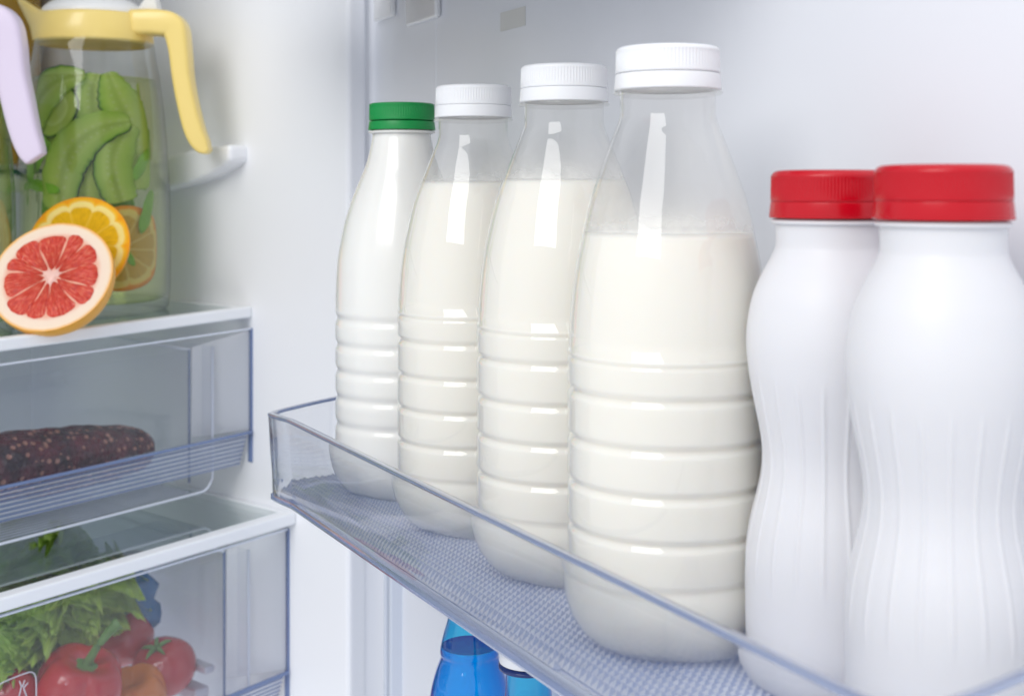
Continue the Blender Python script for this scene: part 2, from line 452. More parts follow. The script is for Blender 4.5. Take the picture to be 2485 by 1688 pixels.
# smooth corner region
top = [Vector(p) for p in spline([tuple(p) for p in pts[:7]], 5)]+pts[7:18]+[Vector(p) for p in spline([tuple(p) for p in pts[18:24]], 4)][1:]+[pts[24], pts[25]] if len(pts) > 25 else [Vector(p) for p in spline([tuple(p) for p in pts], 3)]
Hh = .0445
def wall_path(top):
    path = []
    n = len(top)
    for i, p in enumerate(top):
        a = top[max(i-1, 0)]; b = top[min(i+1, n-1)]
        t = (b-a); t.z = 0; t.normalize()
        inw = Vector((-t.y, t.x, 0))        # inward (towards the door)
        path.append((p, inw, Z))
    return path
wp = wall_path(top)
# section: x inward, y up; thick rounded rim, thinner wall below, flared
hb = -(Hh+.0058)
sec = [(.0007, 0), (.0030, 0), (.0037, -.0007), (.0037, -.0022), (.0036, -.0045), (.0036, -.009), (.0040, -.018), (.0047, -.028), (.0055, -.038), (.0061, -.0436), (.0061, hb+.0008), (.0055, hb),
       (.0032, hb), (.0026, hb+.0009), (.0022, -.036), (.0014, -.026), (.0007, -.014), (.0003, -.006), (.0, -.0020), (.0, -.0007)]
panel = section_sweep('shelf_wall', wp, sec, M['tray_panel'], tray, world=True)
autosmooth(panel, 50)
rim_sec = [(-.0004, -.0002), (.0001, .0004), (.0035, .0004), (.0040, -.0002), (.0040, -.0012), (.0035, -.0015), (.0001, -.0015), (-.0004, -.0011)]
section_sweep('shelf_rim', wp, rim_sec, M['tray_rim'], tray, world=True)
low_sec = [(x, y+hb) for x, y in [(.0015, .0008), (.0015, -.0022), (.0022, -.0028), (.0105, -.0028), (.0112, -.0020), (.0112, -.0008), (.0075, .0002)]]
section_sweep('lower_lip', wp, low_sec, M['tray_rim'], tray, world=True)

# floor plate with pyramids underneath
inner = [p+inw*.0066 for (p, inw, _) in wp]
def in_poly(x, y, poly):
    c = False; n = len(poly); j = n-1
    for i in range(n):
        xi, yi = poly[i].x, poly[i].y; xj, yj = poly[j].x, poly[j].y
        if (yi > y) != (yj > y) and x < (xj-xi)*(y-yi)/(yj-yi)+xi: c = not c
        j = i
    return c
def floor_mesh():
    vs, fs = [], []
    pitch = .0042
    poly = inner
    q0 = min(p.dot(Dn) for p in poly)-.001; s0 = min(p.dot(Dd) for p in poly); s1 = max(p.dot(Dd) for p in poly)
    ns = int((s1-s0)/pitch)+1; nq = int((LINER-.001-q0)/pitch)+1
    top_pl = [Vector((p.x, p.y, floor_z(p.y))) for p in poly]
    n = len(top_pl)
    for i in range(ns):
        for j in range(nq):
            s = s0+i*pitch; q = q0+j*pitch
            c = DP(s+pitch/2, q+pitch/2, 0)
            if not all(in_poly(q_.x, q_.y, poly) for q_ in (DP(s, q, 0), DP(s+pitch, q, 0), DP(s, q+pitch, 0), DP(s+pitch, q+pitch, 0))): continue
            b = len(vs)
            for (a, bb) in ((0, 0), (1, 0), (1, 1), (0, 1)):
                p = DP(s+a*pitch, q+bb*pitch, 0); p.z = floor_z(p.y)-.0012; vs.append(p)
            c.z = floor_z(c.y)-.0012+.0022; vs.append(c)
            for k in range(4): fs.append((b+k, b+(k+1) % 4, b+4))
    return vs, fs, top_pl
vs, fs, tpl = floor_mesh()
n0 = len(vs)
bot = [Vector((p.x, p.y, p.z-.0045)) for p in tpl]
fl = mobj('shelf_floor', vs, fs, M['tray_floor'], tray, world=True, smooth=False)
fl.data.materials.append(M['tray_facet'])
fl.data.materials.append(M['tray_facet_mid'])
for k, p in enumerate(fl.data.polygons): p.material_index = (0, 2, 0, 1)[k % 4]  # pyramid shading painted by side: light, mid, light, dark
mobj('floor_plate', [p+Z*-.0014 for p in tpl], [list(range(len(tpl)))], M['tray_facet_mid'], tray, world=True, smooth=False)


# ------------------------------------------------------------------ bottles of milk
def cap(parent, z0, r, h, ringh, mat, ribs=90, ringgap=.0009, top_round=.0022, ringmat=None, name='cap', flare=.0004):
    prof = [(r*.93, z0+ringh+ringgap), (r-.0002, z0+ringh+ringgap), (r, z0+ringh+ringgap+.0002)]
    zt = z0+h
    for k in range(5):
        prof.append((r-.0002*k/5, z0+ringh+ringgap+.001+(h-ringh-ringgap-.001-top_round)*k/4))
    for k in range(1, 7):
        a = PI/2*k/6
        prof.append((r-top_round*(1-math.cos(a)), zt-top_round+top_round*math.sin(a)))
    prof += [(r*.75, zt+.0002), (r*.35, zt+.0003), (0, zt+.0003)]
    zr0 = z0+ringh+ringgap+.0012; zr1 = zt-top_round*1.1
    def mod(rr, z, t):
        if zr0-.0001 <= z <= zr1+.0004 and rr > r*.9:
            return rr-.00032*(.5+.5*math.cos(t*ribs))**2
        return rr
    c = lathe(name, prof, mat, parent, seg=ribs*4, mod=mod)
    rp = [(r*.92, z0), (r+flare, z0), (r+flare+.0001, z0+.0006), (r, z0+ringh-.0004), (r-.00005, z0+ringh-.0001), (r-.0003, z0+ringh), (r*.92, z0+ringh)]
    t = lathe('tamper_ring', rp, ringmat or mat, c, seg=96)
    return c

def milk_bottle(name, x, y, zb, label, level, rk=1.0, capr=.0205, ringgap=.0009, rot=0., zk=1.0):
    """zb: world z of the base. Profile heights are measured for the nearest bottle (base at -.178)"""
    o = thing(name, (x, y, zb), label, 'milk bottle', 'milk bottles on the clear door shelf', rot=(0, 0, rot))
    B = .178
    def g(zc, R, w=.0024, d=.0013):      # groove
        return [(R, zc+w), (R-d*.35, zc+w*.55), (R-d, zc+w*.15), (R-d, zc-w*.15), (R-d*.35, zc-w*.55), (R, zc-w)]
    R = .0395*rk
    prof = [(.0187, .0370), (.0187, .0312)]
    shoulder = [(.0187, .0300), (.0188, .0272), (.0199, .0235), (.0224, .0172), (.0275, .0036), (.0310, -.0068), (.0341, -.0206), (.0362, -.031), (.0380, -.0449), (.0390, -.0575)]
    sp = spline(shoulder, 6)
    prof += [(p[0]*(1+(rk-1)*max(0, min(1, (.024-p[1])/.04))), p[1]) for p in sp]
    zs = [-.0665, -.0790, -.0970, -.1142, -.1315]
    ds = [.0005, .0012, .0013, .0013, .0013]
    prof.append((R*.985, -.0640))
    for zc, d in zip(zs, ds):
        w = .0026 if d > .001 else .0014
        prof += [(R, zc+w+.0006)]+g(zc, R, w, d)+[(R, zc-w-.0006)]
    prof += [(R, -.1455), (R-.0003, -.1470), (R-.0010, -.1480), (R-.0006, -.1495), (R-.0004, -.155), (R-.0010, -.161), (R-.003, -.167), (R-.0065, -.1725), (R-.011, -.1762), (R-.0155, -.178), (R-.024, -.1755), (0, -.1735)]
    prof = [(r, z+B) for (r, z) in prof]
    nf = 12
    def fac(r, z, t):
        zz = z-B
        a = max(0, min(1, (.016-zz)/.012))*max(0, min(1, (zz+.058)/.02))
        return r*(1-.0010*a*(abs(math.cos(t*nf/2))**4))
    shell = lathe('bottle_body', prof, M['shell'], o, seg=144, mod=fac)
    # neck support flange
    zf = .0362+B
    lathe('neck_flange', [(.0186, zf-.0012), (.0208, zf-.0008), (.0216, zf), (.0208, zf+.0007), (.0186, zf+.0010)], M['shell'], o, seg=96)
    lathe('neck_finish', [(.0180, zf+.001), (.0180, zf+.012), (0, zf+.012)], M['shell'], o, seg=64)
    cap(o, .0372+B, capr, .0168, .0062, M['cap_white'], ringgap=ringgap)
    # milk
    lv = level+B
    mp = [(0, lv)]
    # radius at level
    body = [(fac_r, z) for (fac_r, z) in prof]
    def r_at(z):
        for a, b in zip(prof[2:], prof[3:]):
            if a[1] >= z >= b[1]: return b[0]+(a[0]-b[0])*(z-b[1])/max(1e-9, a[1]-b[1])
        return .0188
    rl = r_at(lv)
    mp += [(rl-.004, lv), (rl-.0014, lv+.0001), (rl-.0008, lv+.0006)]
    for (r, z) in prof:
        if z < lv-.0004: mp.append((max(0, r-.0006), z if r > .02 else z+.0006))
    def mf(r, z, t): return fac(r, z, t) if r > .015 else r
    lathe('milk', mp, M['milk'], o, seg=144, mod=mf)
    fz = [lv+.0007+.0225*i/14 for i in range(15)]
    lathe('milk_film', [(r_at(z)-.0004, z) for z in fz if z < .030+B], M['film'], o, seg=96)
    o.scale = (1, 1, zk)
    return o

milk_bottle('milk_bottle', .0612, .502, -.178, 'largest looking clear milk bottle, white capped, milk lowest, beside the red capped bottles', -.0185, 1.0, .0205, ringgap=.0003)
milk_bottle('milk_bottle', .0245, .602, -.1805, 'white capped clear milk bottle, second nearest, left of the half cleared one', .0012, 1.045, .0205, ringgap=.0001, rot=.3, zk=1.020)
milk_bottle('milk_bottle', -.0209, .691, -.1826, 'white capped clear milk bottle standing directly beside the green capped bottle', .0030, 1.04, .0205, ringgap=.0001, rot=1.0, zk=1.018)

# green capped bottle (milky white plastic, soft rings, footed base)
def green_bottle():
    x, y, zb = -.0672, .78, -.1848
    o = thing('milk_bottle', (x, y, zb), 'green capped white milk bottle at the far end of the clear door shelf', 'milk bottle', 'milk bottles on the clear door shelf')
    k = .78/3100*1.0693      # metres per display pixel
    def zz(d): return (450-1.0693*d)/3100*.78-zb
    sh = [(66, 305), (69, 325), (80, 370), (98, 415), (115, 458), (128, 500), (139, 550), (146, 600), (149, 660), (149.5, 690)]
    prof = [(.0175, zz(296)), (.0175, zz(303))]
    for p in spline([(a*k, zz(b)) for a, b in sh], 5): prof.append((p[0], p[1]))
    R = 150*k
    rings = [718, 776, 834, 892, 952]
    z = zz(700)
    for yy in [700+i*4 for i in range(0, 76)]:
        d = 0
        for rc in rings: d += math.exp(-((yy-rc)/9.0)**2)
        prof.append((R-.0012*d, zz(yy)))
    zt = prof[-1][1]
    for (dr, dz) in ((0, .022), (.0005, .016), (.002, .011), (.006, .004), (.011, .0006), (.016, 0), (.024, .003), (.040, .004)):
        prof.append((max(0, R-dr), dz))
    def mod(r, z, t):
        if z < .02 and r > .005:
            return r*(1-.05*max(0, (.02-z)/.02)*(abs(math.cos(t*3+.4))**6))
        if .032 < z < zt-.03: return r
        return r
    lathe('bottle_body', prof, M['milk_white_pet'], o, seg=120, mod=mod)
    zf = zz(300)
    lathe('neck_flange', [(.0180, zf-.0012), (.0203, zf-.0006), (.0203, zf+.0003), (.0180, zf+.0006)], M['milk_white_pet'], o, seg=96)
    cap(o, zz(296), .0200, zz(236)-zz(296), .0052, M['cap_green'], ribs=84, ringgap=.0006, top_round=.0012)
green_bottle()

# ------------------------------------------------------------------ white yogurt bottles with red caps
def yogurt_bottle(px, Y, label, rot=0, dz=0):
    zb = floor_z(Y)
    o = thing('yogurt_bottle', ((px-CX)/F*Y, Y, zb), label, 'yogurt bottle', 'white yogurt bottles with red caps', rot=(0, 0, rot))
    hw = 1.379e-4
    pts = [(139, -.0109), (138, -.0195), (143, -.0225), (158, -.0268), (176, -.0315), (197, -.0385), (210, -.0470), (214.5, -.0545), (212, -.0615), (205, -.0690), (194, -.0770), (182, -.0850),
           (174, -.0920), (172, -.0975), (176, -.1040), (187, -.1110), (200, -.1180), (211, -.1260), (217, -.1350), (217, -.150), (213, -.165), (203, -.1745), (190, -.1790), (160, -.1800)]
    B = -zb+dz
    pts = [(a, z) for a, z in pts if z > -.160]+[(214, -.163), (205, -.1695), (190, -.1740), (160, zb-dz)]
    prof = [(p[0], p[1]) for p in spline([(a*hw, z) for a, z in pts], 6)]
    prof = [(r, z+B) for r, z in prof]+[(.015, .0015), (0, .002)]
    NF = 20
    def mod(r, z, t):
        zz = z-B
        a = max(0, min(1, (-.066-zz)/.006))*max(0, min(1, (zz+.140)/.008))
        c = math.cos(t*NF)
        return r+a*(.00032*max(0, c)**12-.00014*(1-max(0, c)**4))
    lathe('bottle_body', prof, M['hdpe'], o, seg=400, mod=mod)
    zf = B-.0118
    lathe('neck_flange', [(.0190, zf-.0012), (.0206, zf-.0007), (.0208, zf), (.0200, zf+.0006)], M['hdpe'], o, seg=96)
    z0 = B-.0106
    c = cap(o, z0, .0209, .0170, .0058, M['cap_red'], ribs=110, ringgap=.00005, top_round=.0030)
    return o
yogurt_bottle(2288, .400, 'red capped white waisted yogurt bottle, rightmost and nearest the camera', 0.08, 0)
yogurt_bottle(2013, .460, 'red capped white waisted yogurt bottle between the clear milk bottle and its nearer twin', 0.0, -.0010)

# ------------------------------------------------------------------ blue water bottles below the tray
def blue_bottle(px, py, Y, label, dz=0, showcap=False):
    k = Y/F
    base = P(px, py, Y)
    zb = base.z-.16
    o = thing('water_bottle', (base.x, base.y, zb), label, 'water bottle', 'blue water bottles below the door shelf')
    # z relative to the water line (=.16)
    pts = [(.0110, .052), (.0110, .045), (.0108, .034), (.0113, .024), (.0128, .015), (.0152, .007), (.0168, .000), (.0169, -.003), (.0166, -.006), (.0192, -.013), (.0218, -.022), (.0230, -.030), (.0227, -.034), (.0255, -.043), (.031, -.057), (.0325, -.08), (.0325, -.150), (.026, -.160), (0, -.158)]
    prof = [(p[0], p[1]+.16) for p in spline(pts, 5)]
    lathe('bottle_body', prof, M['blue'], o, seg=96, mod=lambda r, z, t: r*(1-.02*abs(math.cos(t*4))**4))
    wp_ = [(0, .16), (.0158, .16)]+[(max(0, r-.0007), z) for r, z in prof if z < .1595]
    wt = lathe('water', wp_[1:], M['blue_water'], o, seg=72)
    lathe('water_surface', [(0, .1598), (.0120, .1598), (.0158, .1604)], M['blue_dark'], wt, seg=64)
    lathe('neck_flange', [(.0112, .196), (.0140, .1966), (.0140, .1982), (.0112, .199)], principled('dark_blue_ring', (.01, .03, .15), .2), o, seg=64)
    cap(o, .1995, .0132, .014, .004, M['cap_white'], ribs=48, ringgap=.0003, top_round=.001)
    return o
b1 = blue_bottle(1140, 1566, .72, 'blue water bottle at the left, its water line showing below the clear shelf')
b2 = blue_bottle(1282, 1806, .60, 'blue water bottle right of the other one, the rim of its white cap showing')

# ------------------------------------------------------------------ fridge shelves
def shelf(name, label, ur, v0, ztop, depth, ulen=.60, th=.0095, trimd=.011):
    o = thing(name, FP(ur, v0, ztop), label, 'shelf', 'white trimmed glass fridge shelves')
    # glass plate
    fbox('glass_plate', ur-ulen, ur-.002, v0+.006, v0+depth, ztop-.006, ztop-.0012, M['shelf_glass'], o)
    t = fbox('front_trim', ur-ulen, ur, v0, v0+trimd, ztop-th, ztop, M['trim'], o, .0018)
    fbox('side_trim', ur-.007, ur-.0005, v0+trimd, v0+depth, ztop-th, ztop-.0006, M['trim'], o, .001)
    return o
Zs1 = -.1030; Zs2 = -.2690
V2 = -.057
shelf('fridge_shelf', 'glass shelf with white front trim under the pitchers and cut grapefruit', 0, 0, Zs1, .34)
shelf('fridge_shelf', 'glass shelf with white front trim between the two clear drawers, above the lettuce', 0, V2, Zs2, .40, th=.0100, trimd=.013)
# half shelf at the back
hs = thing('half_shelf', FP(0, .13, .03), 'upper half depth glass shelf at the back, behind the yellow pitcher, with greyish front strip', 'shelf')
zh = (CY-402)/F*FP(-.14, .145, 0).y
fbox('glass_plate', -.6, -.024, .150, .34, zh-.005, zh+.0, M['shelf_glass'], hs)
fbox('glass_edge', -.6, -.024, .1455, .1495, zh-.003, zh+.001, M['teal_edge'], hs)
fbox('front_strip', -.6, -.024, .146, .158, zh-.018, zh-.0055, M['gasket'], hs, .001)

# ------------------------------------------------------------------ drawers
def drawer(name, label, v0, ztop, zlip, zlipb, zbot, uin, icon=False, umax=-.0015):
    o = thing(name, FP(0, v0, zbot), label, 'drawer', 'clear fridge drawers')
    th = .0028
    L = .60
    fp = fbox('front_panel', -L, umax, v0, v0+th, zlip, ztop, M['drawer'], o)
    # visible cut edges
    fbox('panel_top_edge', -L, umax, v0-.0002, v0+th+.0002, ztop, ztop+.0012, M['drawer_line'], o)
    fbox('panel_side_edge', umax+.0001, umax+.0032, v0-.0008, v0+th+.002, zlipb, ztop+.001, M['drawer_edge'], o, .0008)
    fbox('lip_edge', -L, umax, v0-.003, v0+.0005, zlip-.0022, zlip, M['drawer_edge'], o, .0006)
    # ribbed grip strip leaning back under the panel
    nr = 7
    vs, fs = [], []
    rows = []
    for k in range(nr*4+1):
        f = k/(nr*4)
        z = zlip-.0024+(zlipb-zlip)*f
        v = v0+.0005+.010*f+.0009*math.sin(k/4*2*PI)
        rows.append((z, v))
    for (z, v) in rows:
        vs.append(FP(-L, v, z)); vs.append(FP(umax-.004, v, z))
    for k in range(len(rows)-1): fs.append((2*k, 2*k+1, 2*k+3, 2*k+2))
    gs = mobj('grip_strip', vs, fs, M['drawer_grip'], o, world=True)
    gs.data.materials.append(M['drawer_edge']); gs.data.materials.append(M['drawer_line'])
    for k, p in enumerate(gs.data.polygons): p.material_index = 1 if k % 4 == 2 else (2 if k % 4 == 0 else 0)  # rib shading painted in: one dark and one pale face per rib
    # box: side wall, floor with rounded front corner, back
    vb = v0+.016
    prof = []
    rc = .012
    def corner(u_w):
        pts = [(u_w, ztop-.012)]
        for k in range(7):
            a = PI/2*k/6
            pts.append((u_w-rc+rc*math.cos(a), zbot+rc-rc*math.sin(a)))
        return pts
    c = corner(uin)
    vs, fs = [], []
    sec = c+[(-L, zbot)]
    for v in (vb, v0+.30):
        for (u, z) in sec: vs.append(FP(u, v, z))
    n = len(sec)
    for k in range(n-1): fs.append((k, k+1, n+k+1, n+k))
    # rounded rear of the box and front face of the box below the lip
    sd = mobj('drawer_box', vs, fs, M['drawer_box'], o, world=True)
    pts = [FP(u, vb, z) for (u, z) in sec]+[FP(-L, vb, ztop-.012)]
    mobj('box_front', pts, [list(range(len(pts)))], M['drawer'], o, world=True, smooth=False)
    # pale line where the bottom meets the front
    path = []
    for i, (u, z) in enumerate(sec): path.append(FP(u, vb-.0005, z))
    tubes(o, 'box_front_edge', path, .0011, M['drawer_line'])
    # flared side wall of the front
    vs = [FP(umax, v0+th, ztop-.001), FP(umax, v0+th, zlip), FP(uin-.006, vb+.020, zlip-.004), FP(uin-.006, vb+.020, ztop-.014)]
    mobj('side_cheek', vs, [(0, 1, 2, 3)], M['drawer_side'], o, world=True, smooth=False)
    # inner vertical edge and top flange of the side wall
    tubes(o, 'inner_edge', [FP(uin-.0075, vb+.0215, ztop-.016), FP(uin-.0075, vb+.0215, zbot+.004)], .0010, M['drawer_edge'])
    tubes(o, 'top_flange', [FP(uin-.0075, vb+.0215, ztop-.016), FP(uin-.010, v0+.28, ztop-.010)], .0012, M['drawer_line'])
    if icon:
        fbox('slide_rail', uin-.026, uin-.012, vb+.035, vb+.17, zbot+.012, zbot+.022, M['drawer_rail'], o, .002)
        fbox('slide_rail', uin-.020, uin-.010, vb+.030, vb+.10, zbot+.034, zbot+.040, M['drawer_rail'], o, .002)
    # back wall of the box
    fbox('drawer_back', -L, uin, v0+.30, v0+.302, zbot, ztop-.010, M['drawer'], o)
    # floor ribs
    for k in range(7):
        v = vb+.008+k*.0065
        tubes(o, 'floor_rib', [FP(-L, v, zbot+.0006), FP(uin-.018, v, zbot+.0006)], .0006, M['drawer_line'])
    return o

def tubes(parent, name, path, r, mat, seg=10, world=True):
    path = [Vector(p) for p in path]
    vs, fs = [], []
    n = len(path)
    up = Vector((0.13, .21, .97))
    for i, p in enumerate(path):
        t = (path[min(i+1, n-1)]-path[max(i-1, 0)]).normalized()
        a = t.cross(up).normalized() if abs(t.dot(up)) < .98 else t.cross(Vector((1, 0, 0))).normalized()
        b = t.cross(a)
        rr = r[i] if isinstance(r, (list, tuple)) else r
        for k in range(seg):
            ang = 2*PI*k/seg
            vs.append(p+a*rr*math.cos(ang)+b*rr*math.sin(ang))
    for i in range(n-1):
        for k in range(seg):
            l = (k+1) % seg
            fs.append((i*seg+k, (i+1)*seg+k, (i+1)*seg+l, i*seg+l))
    fs.append(list(range(seg))[::-1]); fs.append([(n-1)*seg+k for k in range(seg)])
    return fixn(mobj(name, vs, fs, mat, parent, world=world))

M['drawer_rail'] = principled('pale_lilac_rail', (.66, .64, .70), .3, coat=.3)
M['drawer_grip'] = thin('ribbed_grip_plastic', (.82, .86, .93), f0=.12, pw=2, rough=.05, edge=(.45, .5, .68), haze=.12, hazecol=(.6, .65, .8))
M['drawer_box'] = thin('drawer_box_plastic', (.97, .975, .99), f0=.03, pw=4, rough=.05, gl=.7, edge=(.7, .74, .84), haze=.015, hazecol=(.7, .73, .8))
drawer('crisper_drawer', 'clear upper drawer holding a dark seeded sausage, directly under the pitcher shelf', .000, -.1225, -.2085, -.236, -.255, -.030)
drawer('crisper_drawer', 'clear lower drawer holding lettuce, tomatoes and a red pepper', -.048, -.2850, -.4010, -.428, -.435, -.030, icon=True)

# hand mark printed on the lower drawer
def panel_pt(px, py, v):
    k = (px-CX)/F
    # ray with plane through C1+Fv*v spanned by (Fu.x,Fu.y), Z
    o = C1+Fv*v; d = Vector((Fu.x, Fu.y))
    a = (k*o.y-o.x)/(d.x-k*d.y)
    Y = o.y+d.y*a
    return Vector((k*Y, Y, (CY-py)/F*Y))
mk = bpy.data.objects['crisper_drawer.001']
mm = principled('pale_print', (.62, .60, .66), .6)
fr = [(-6, 1664), (10, 1653), (60, 1633), (78, 1630), (86, 1640), (88, 1662), (88, 1700)]
tubes(mk, 'printed_mark', [panel_pt(x, y, -.0492) for x, y in spline(fr, 4)], .00042, mm, 6)
for (a, b) in (((47, 1651), (52, 1664)), ((60, 1649), (54, 1666)), ((68, 1655), (57, 1668)), ((52, 1664), (46, 1690)), ((57, 1668), (66, 1692))):
    tubes(mk, 'printed_mark', [panel_pt(*a, -.0492), panel_pt(*b, -.0492)], .00042, mm, 6)

# ------------------------------------------------------------------ pitchers
JY = 1.08
JX = (228-CX)/F*JY
JZ = -.1081+.0015
def jr(z):   # inner radius against height above the base
    pts = [(0, .0605), (.01, .0618), (.06, .0622), (.11, .0612), (.16, .0575), (.20, .0525), (.215, .0495), (.235, .0470)]
    for a, b in zip(pts, pts[1:]):
        if a[0] <= z <= b[0]: return a[1]+(b[1]-a[1])*(z-a[0])/(b[0]-a[0])
    return pts[-1][1]
def pitcher_body(o, level, water=True):
    H = .2285
    prof = [(.0, .0), (.050, .0), (.0585, .001), (.0612, .0045)]
    for i in range(2, 25):
        z = H*i/24; prof.append((jr(z)+.0008, z))
    prof.append((.0462, H+.004))
    lathe('glass_body', prof, M['jug_glass'], o, seg=96, mod=lambda r, z, t: r*(1-.006*abs(math.cos(t*6))**3*min(1, z/.02)))
    ip = [(0, .009), (.050, .009), (.0575, .013)]
    if water:
        wpz = [(0, .0095), (.052, .0095)]
        n = 18
        for i in range(n+1):
            z = .013+(level-.013)*i/n; wpz.append((jr(z)-.0022, z))
        wpz += [(0, level)]
        lathe('water', wpz, M['water'], o, seg=72)
j1 = thing('pitcher', (JX, JY, JZ), 'glass pitcher with yellow collar and handle, full of cucumber, mint and orange water', 'pitcher', 'pitchers of infused water')
pitcher_body(j1, .196)
# collar
def JL(px, py, dy=0):      # local coordinates in the pitcher seen at pixel
    p = P(px, py, JY+dy); return Vector((p.x-JX, p.y-JY, p.z-JZ))
zc0 = .2250; zc1 = .2490
cp = [(.0470, zc0), (.0482, zc0+.0004), (.0490, zc0+.003), (.0480, zc0+.012), (.0472, zc1-.003), (.0460, zc1), (.0440, zc1+.0006), (.0400, zc1-.001)]
def spout(r, z, t):
    a = math.cos(t-PI)          # spout points to -x
    k = max(0, a)**14
    f = max(0, min(1, (z-zc0-.004)/(zc1-zc0-.004)))
    return r+.019*k*f**1.4
col = lathe('collar', cp, M['yellow'], j1, seg=128, mod=spout)
for v in col.data.vertices:   # lift the spout lip
    t = math.atan2(v.co.y, v.co.x); k = max(0, math.cos(t-PI))**10
    f = max(0, min(1, (v.co.z-zc0)/(zc1-zc0)))
    v.co.z += .016*k*f**2
# handle
def handle(o, ctr, wid, mat, off, thick=.020):
    path, secs = [], []
    pts = spline([(x, y, w) for (x, y), w in zip(ctr, wid)], 6)
    loc = [off(p[0], p[1]) for p in pts]
    n = len(loc); vs, fs = [], []
    S = 24
    for i, p in enumerate(loc):
        t = (loc[min(i+1, n-1)]-loc[max(i-1, 0)]).normalized()
        yd = Vector((0, 1, 0)); xd = t.cross(yd).normalized()
        w = pts[i][2]/F*JY
        th_ = thick*(1-.45*(i/(n-1)))
        if i in (0, n-1): w *= .9; th_ *= .8
        for (a, b) in ring(w, th_, S, 5.0): vs.append(p+xd*a+yd*b)
    for i in range(n-1):
        for k in range(S):
            l = (k+1) % S
            fs.append((i*S+k, (i+1)*S+k, (i+1)*S+l, i*S+l))
    fs.append(list(range(S))[::-1]); fs.append([(n-1)*S+k for k in range(S)])
    return fixn(mobj('handle', vs, fs, mat, o))
handle(j1, [(320, 57), (388, 57), (424, 68), (437, 112), (445, 185), (457, 252), (474, 318), (492, 354), (508, 369)], [60, 62, 60, 50, 46, 46, 46, 38, 14], M['yellow'], lambda x, y: JL(x, y, -.012), .030)
# lid
lp = [(.0425, zc1-.001), (.0425, zc1+.003), (.0395, zc1+.0075), (.031, zc1+.0130), (.018, zc1+.0165), (0, zc1+.0175)]
lid = lathe('lid', [(p[0], p[1]) for p in spline(lp, 4)], M['white_lid'], j1, seg=72)
tb = [JL(336, 28), JL(356, 0), JL(360, -14), JL(378, -14), JL(384, 4), JL(389, 30)]
bevel(prism('lid_tab', [p+Vector((0, -.008, 0)) for p in tb], (0, .016, 0), M['white_lid'], lid), .002, 3)

# second pitcher, mostly out of frame
X2 = (-150-CX)/F*1.0
j2 = thing('pitcher', (X2, .985, -.1175+.0015), 'glass pitcher with a lilac handle, cut off by the left edge of the photo', 'pitcher', 'pitchers of infused water')
pitcher_body(j2, .19)
lathe('collar', [(.0470, zc0), (.0490, zc0+.003), (.0480, zc0+.012), (.0460, zc1), (.0400, zc1-.001)], M['lilac'], j2, seg=72)
def JL2(px, py):
    p = P(px, py, .97); return Vector((p.x-j2.location.x, p.y-j2.location.y, p.z-j2.location.z))
handle(j2, [(-90, 60), (-30, 42), (8, 62), (24, 110), (32, 180), (46, 250), (62, 320), (78, 366), (90, 386)], [56, 62, 72, 68, 66, 66, 62, 56, 44], M['lilac'], JL2, .024)
# amber juice carton behind
am = thing('juice_jar', P(-10, 392, 1.30), 'amber juice jar on the upper half shelf behind the lilac handle', 'jar')
am.location = P(-40, 400, 1.27)
lathe('jar_body', [(0, 0), (.050, 0), (.0535, .003), (.054, .02), (.054, .20), (.045, .215)], M['amber'], am, seg=64)
lathe('jar_lid', [(.047, .2155), (.049, .216), (.049, .236), (0, .237)], M['yellow'], am, seg=64)

# ---- things inside the pitcher: curved pieces lying against the glass
def jug_patch(name, cx, cy, rx, ry, rot, depth, mat, parent=None, thick=.0016, nr=9, nt=40, wob=0, seed=0, cj=(JX, JY, JZ), rs=1.0, shape=None):
    """a slice bent along the inside of the pitcher. centre and radii in photo pixels at the pitcher's axis distance"""
    rnd = random.Random(seed)
    k = JY/F
    c, s = math.cos(rot), math.sin(rot)
    def pos(a, b, d):
        dx = (a*c-b*s); dy = (a*s+b*c)
        X = (cx+dx-228)*k; zz = (CY-(cy+dy))*k-JZ
        R = (jr(zz)-.0035-d)*rs
        X = X*1.0
        m = R*.985
        if abs(X) > m*.9:
            e_ = abs(X)-m*.9; X = math.copysign(m*.9+m*.1*(1-math.exp(-e_/(m*.1))), X)
        return Vector((X, -math.sqrt(max(1e-8, R*R-X*X)), zz))
    vs, fs, uvs = [], [], []
    for side in (0, 1):
        vs.append(pos(0, 0, depth+side*thick)); uvs.append((0, 0))
        for i in range(1, nr+1):
            f = i/nr
            for j in range(nt):
                t = 2*PI*j/nt
                w = 1+wob*(math.sin(3*t+seed)+.6*math.sin(7*t+seed*2))*f
                if shape: w *= shape(t)
                vs.append(pos(rx*f*w*math.cos(t), ry*f*w*math.sin(t), depth+side*thick))
                uvs.append((f*math.cos(t), f*math.sin(t)))
    n1 = 1+nr*nt
    for side in (0, 1):
        o_ = side*n1
        for j in range(nt):
            jj = (j+1) % nt
            f_ = (o_, o_+1+j, o_+1+jj); fs.append(f_ if side == 0 else f_[::-1])
            for i in range(nr-1):
                q = (o_+1+i*nt+j, o_+1+(i+1)*nt+j, o_+1+(i+1)*nt+jj, o_+1+i*nt+jj)
                fs.append(q if side == 0 else q[::-1])
    b = 1+(nr-1)*nt
    for j in range(nt):
        jj = (j+1) % nt
        fs.append((b+j, n1+b+j, n1+b+jj, b+jj))
    if parent is None:
        o = mobj(name, [v for v in vs], fs, mat, None, uvs); o.location = cj
    else:
        o = mobj(name, vs, fs, mat, parent, uvs)
    return fixn(o)

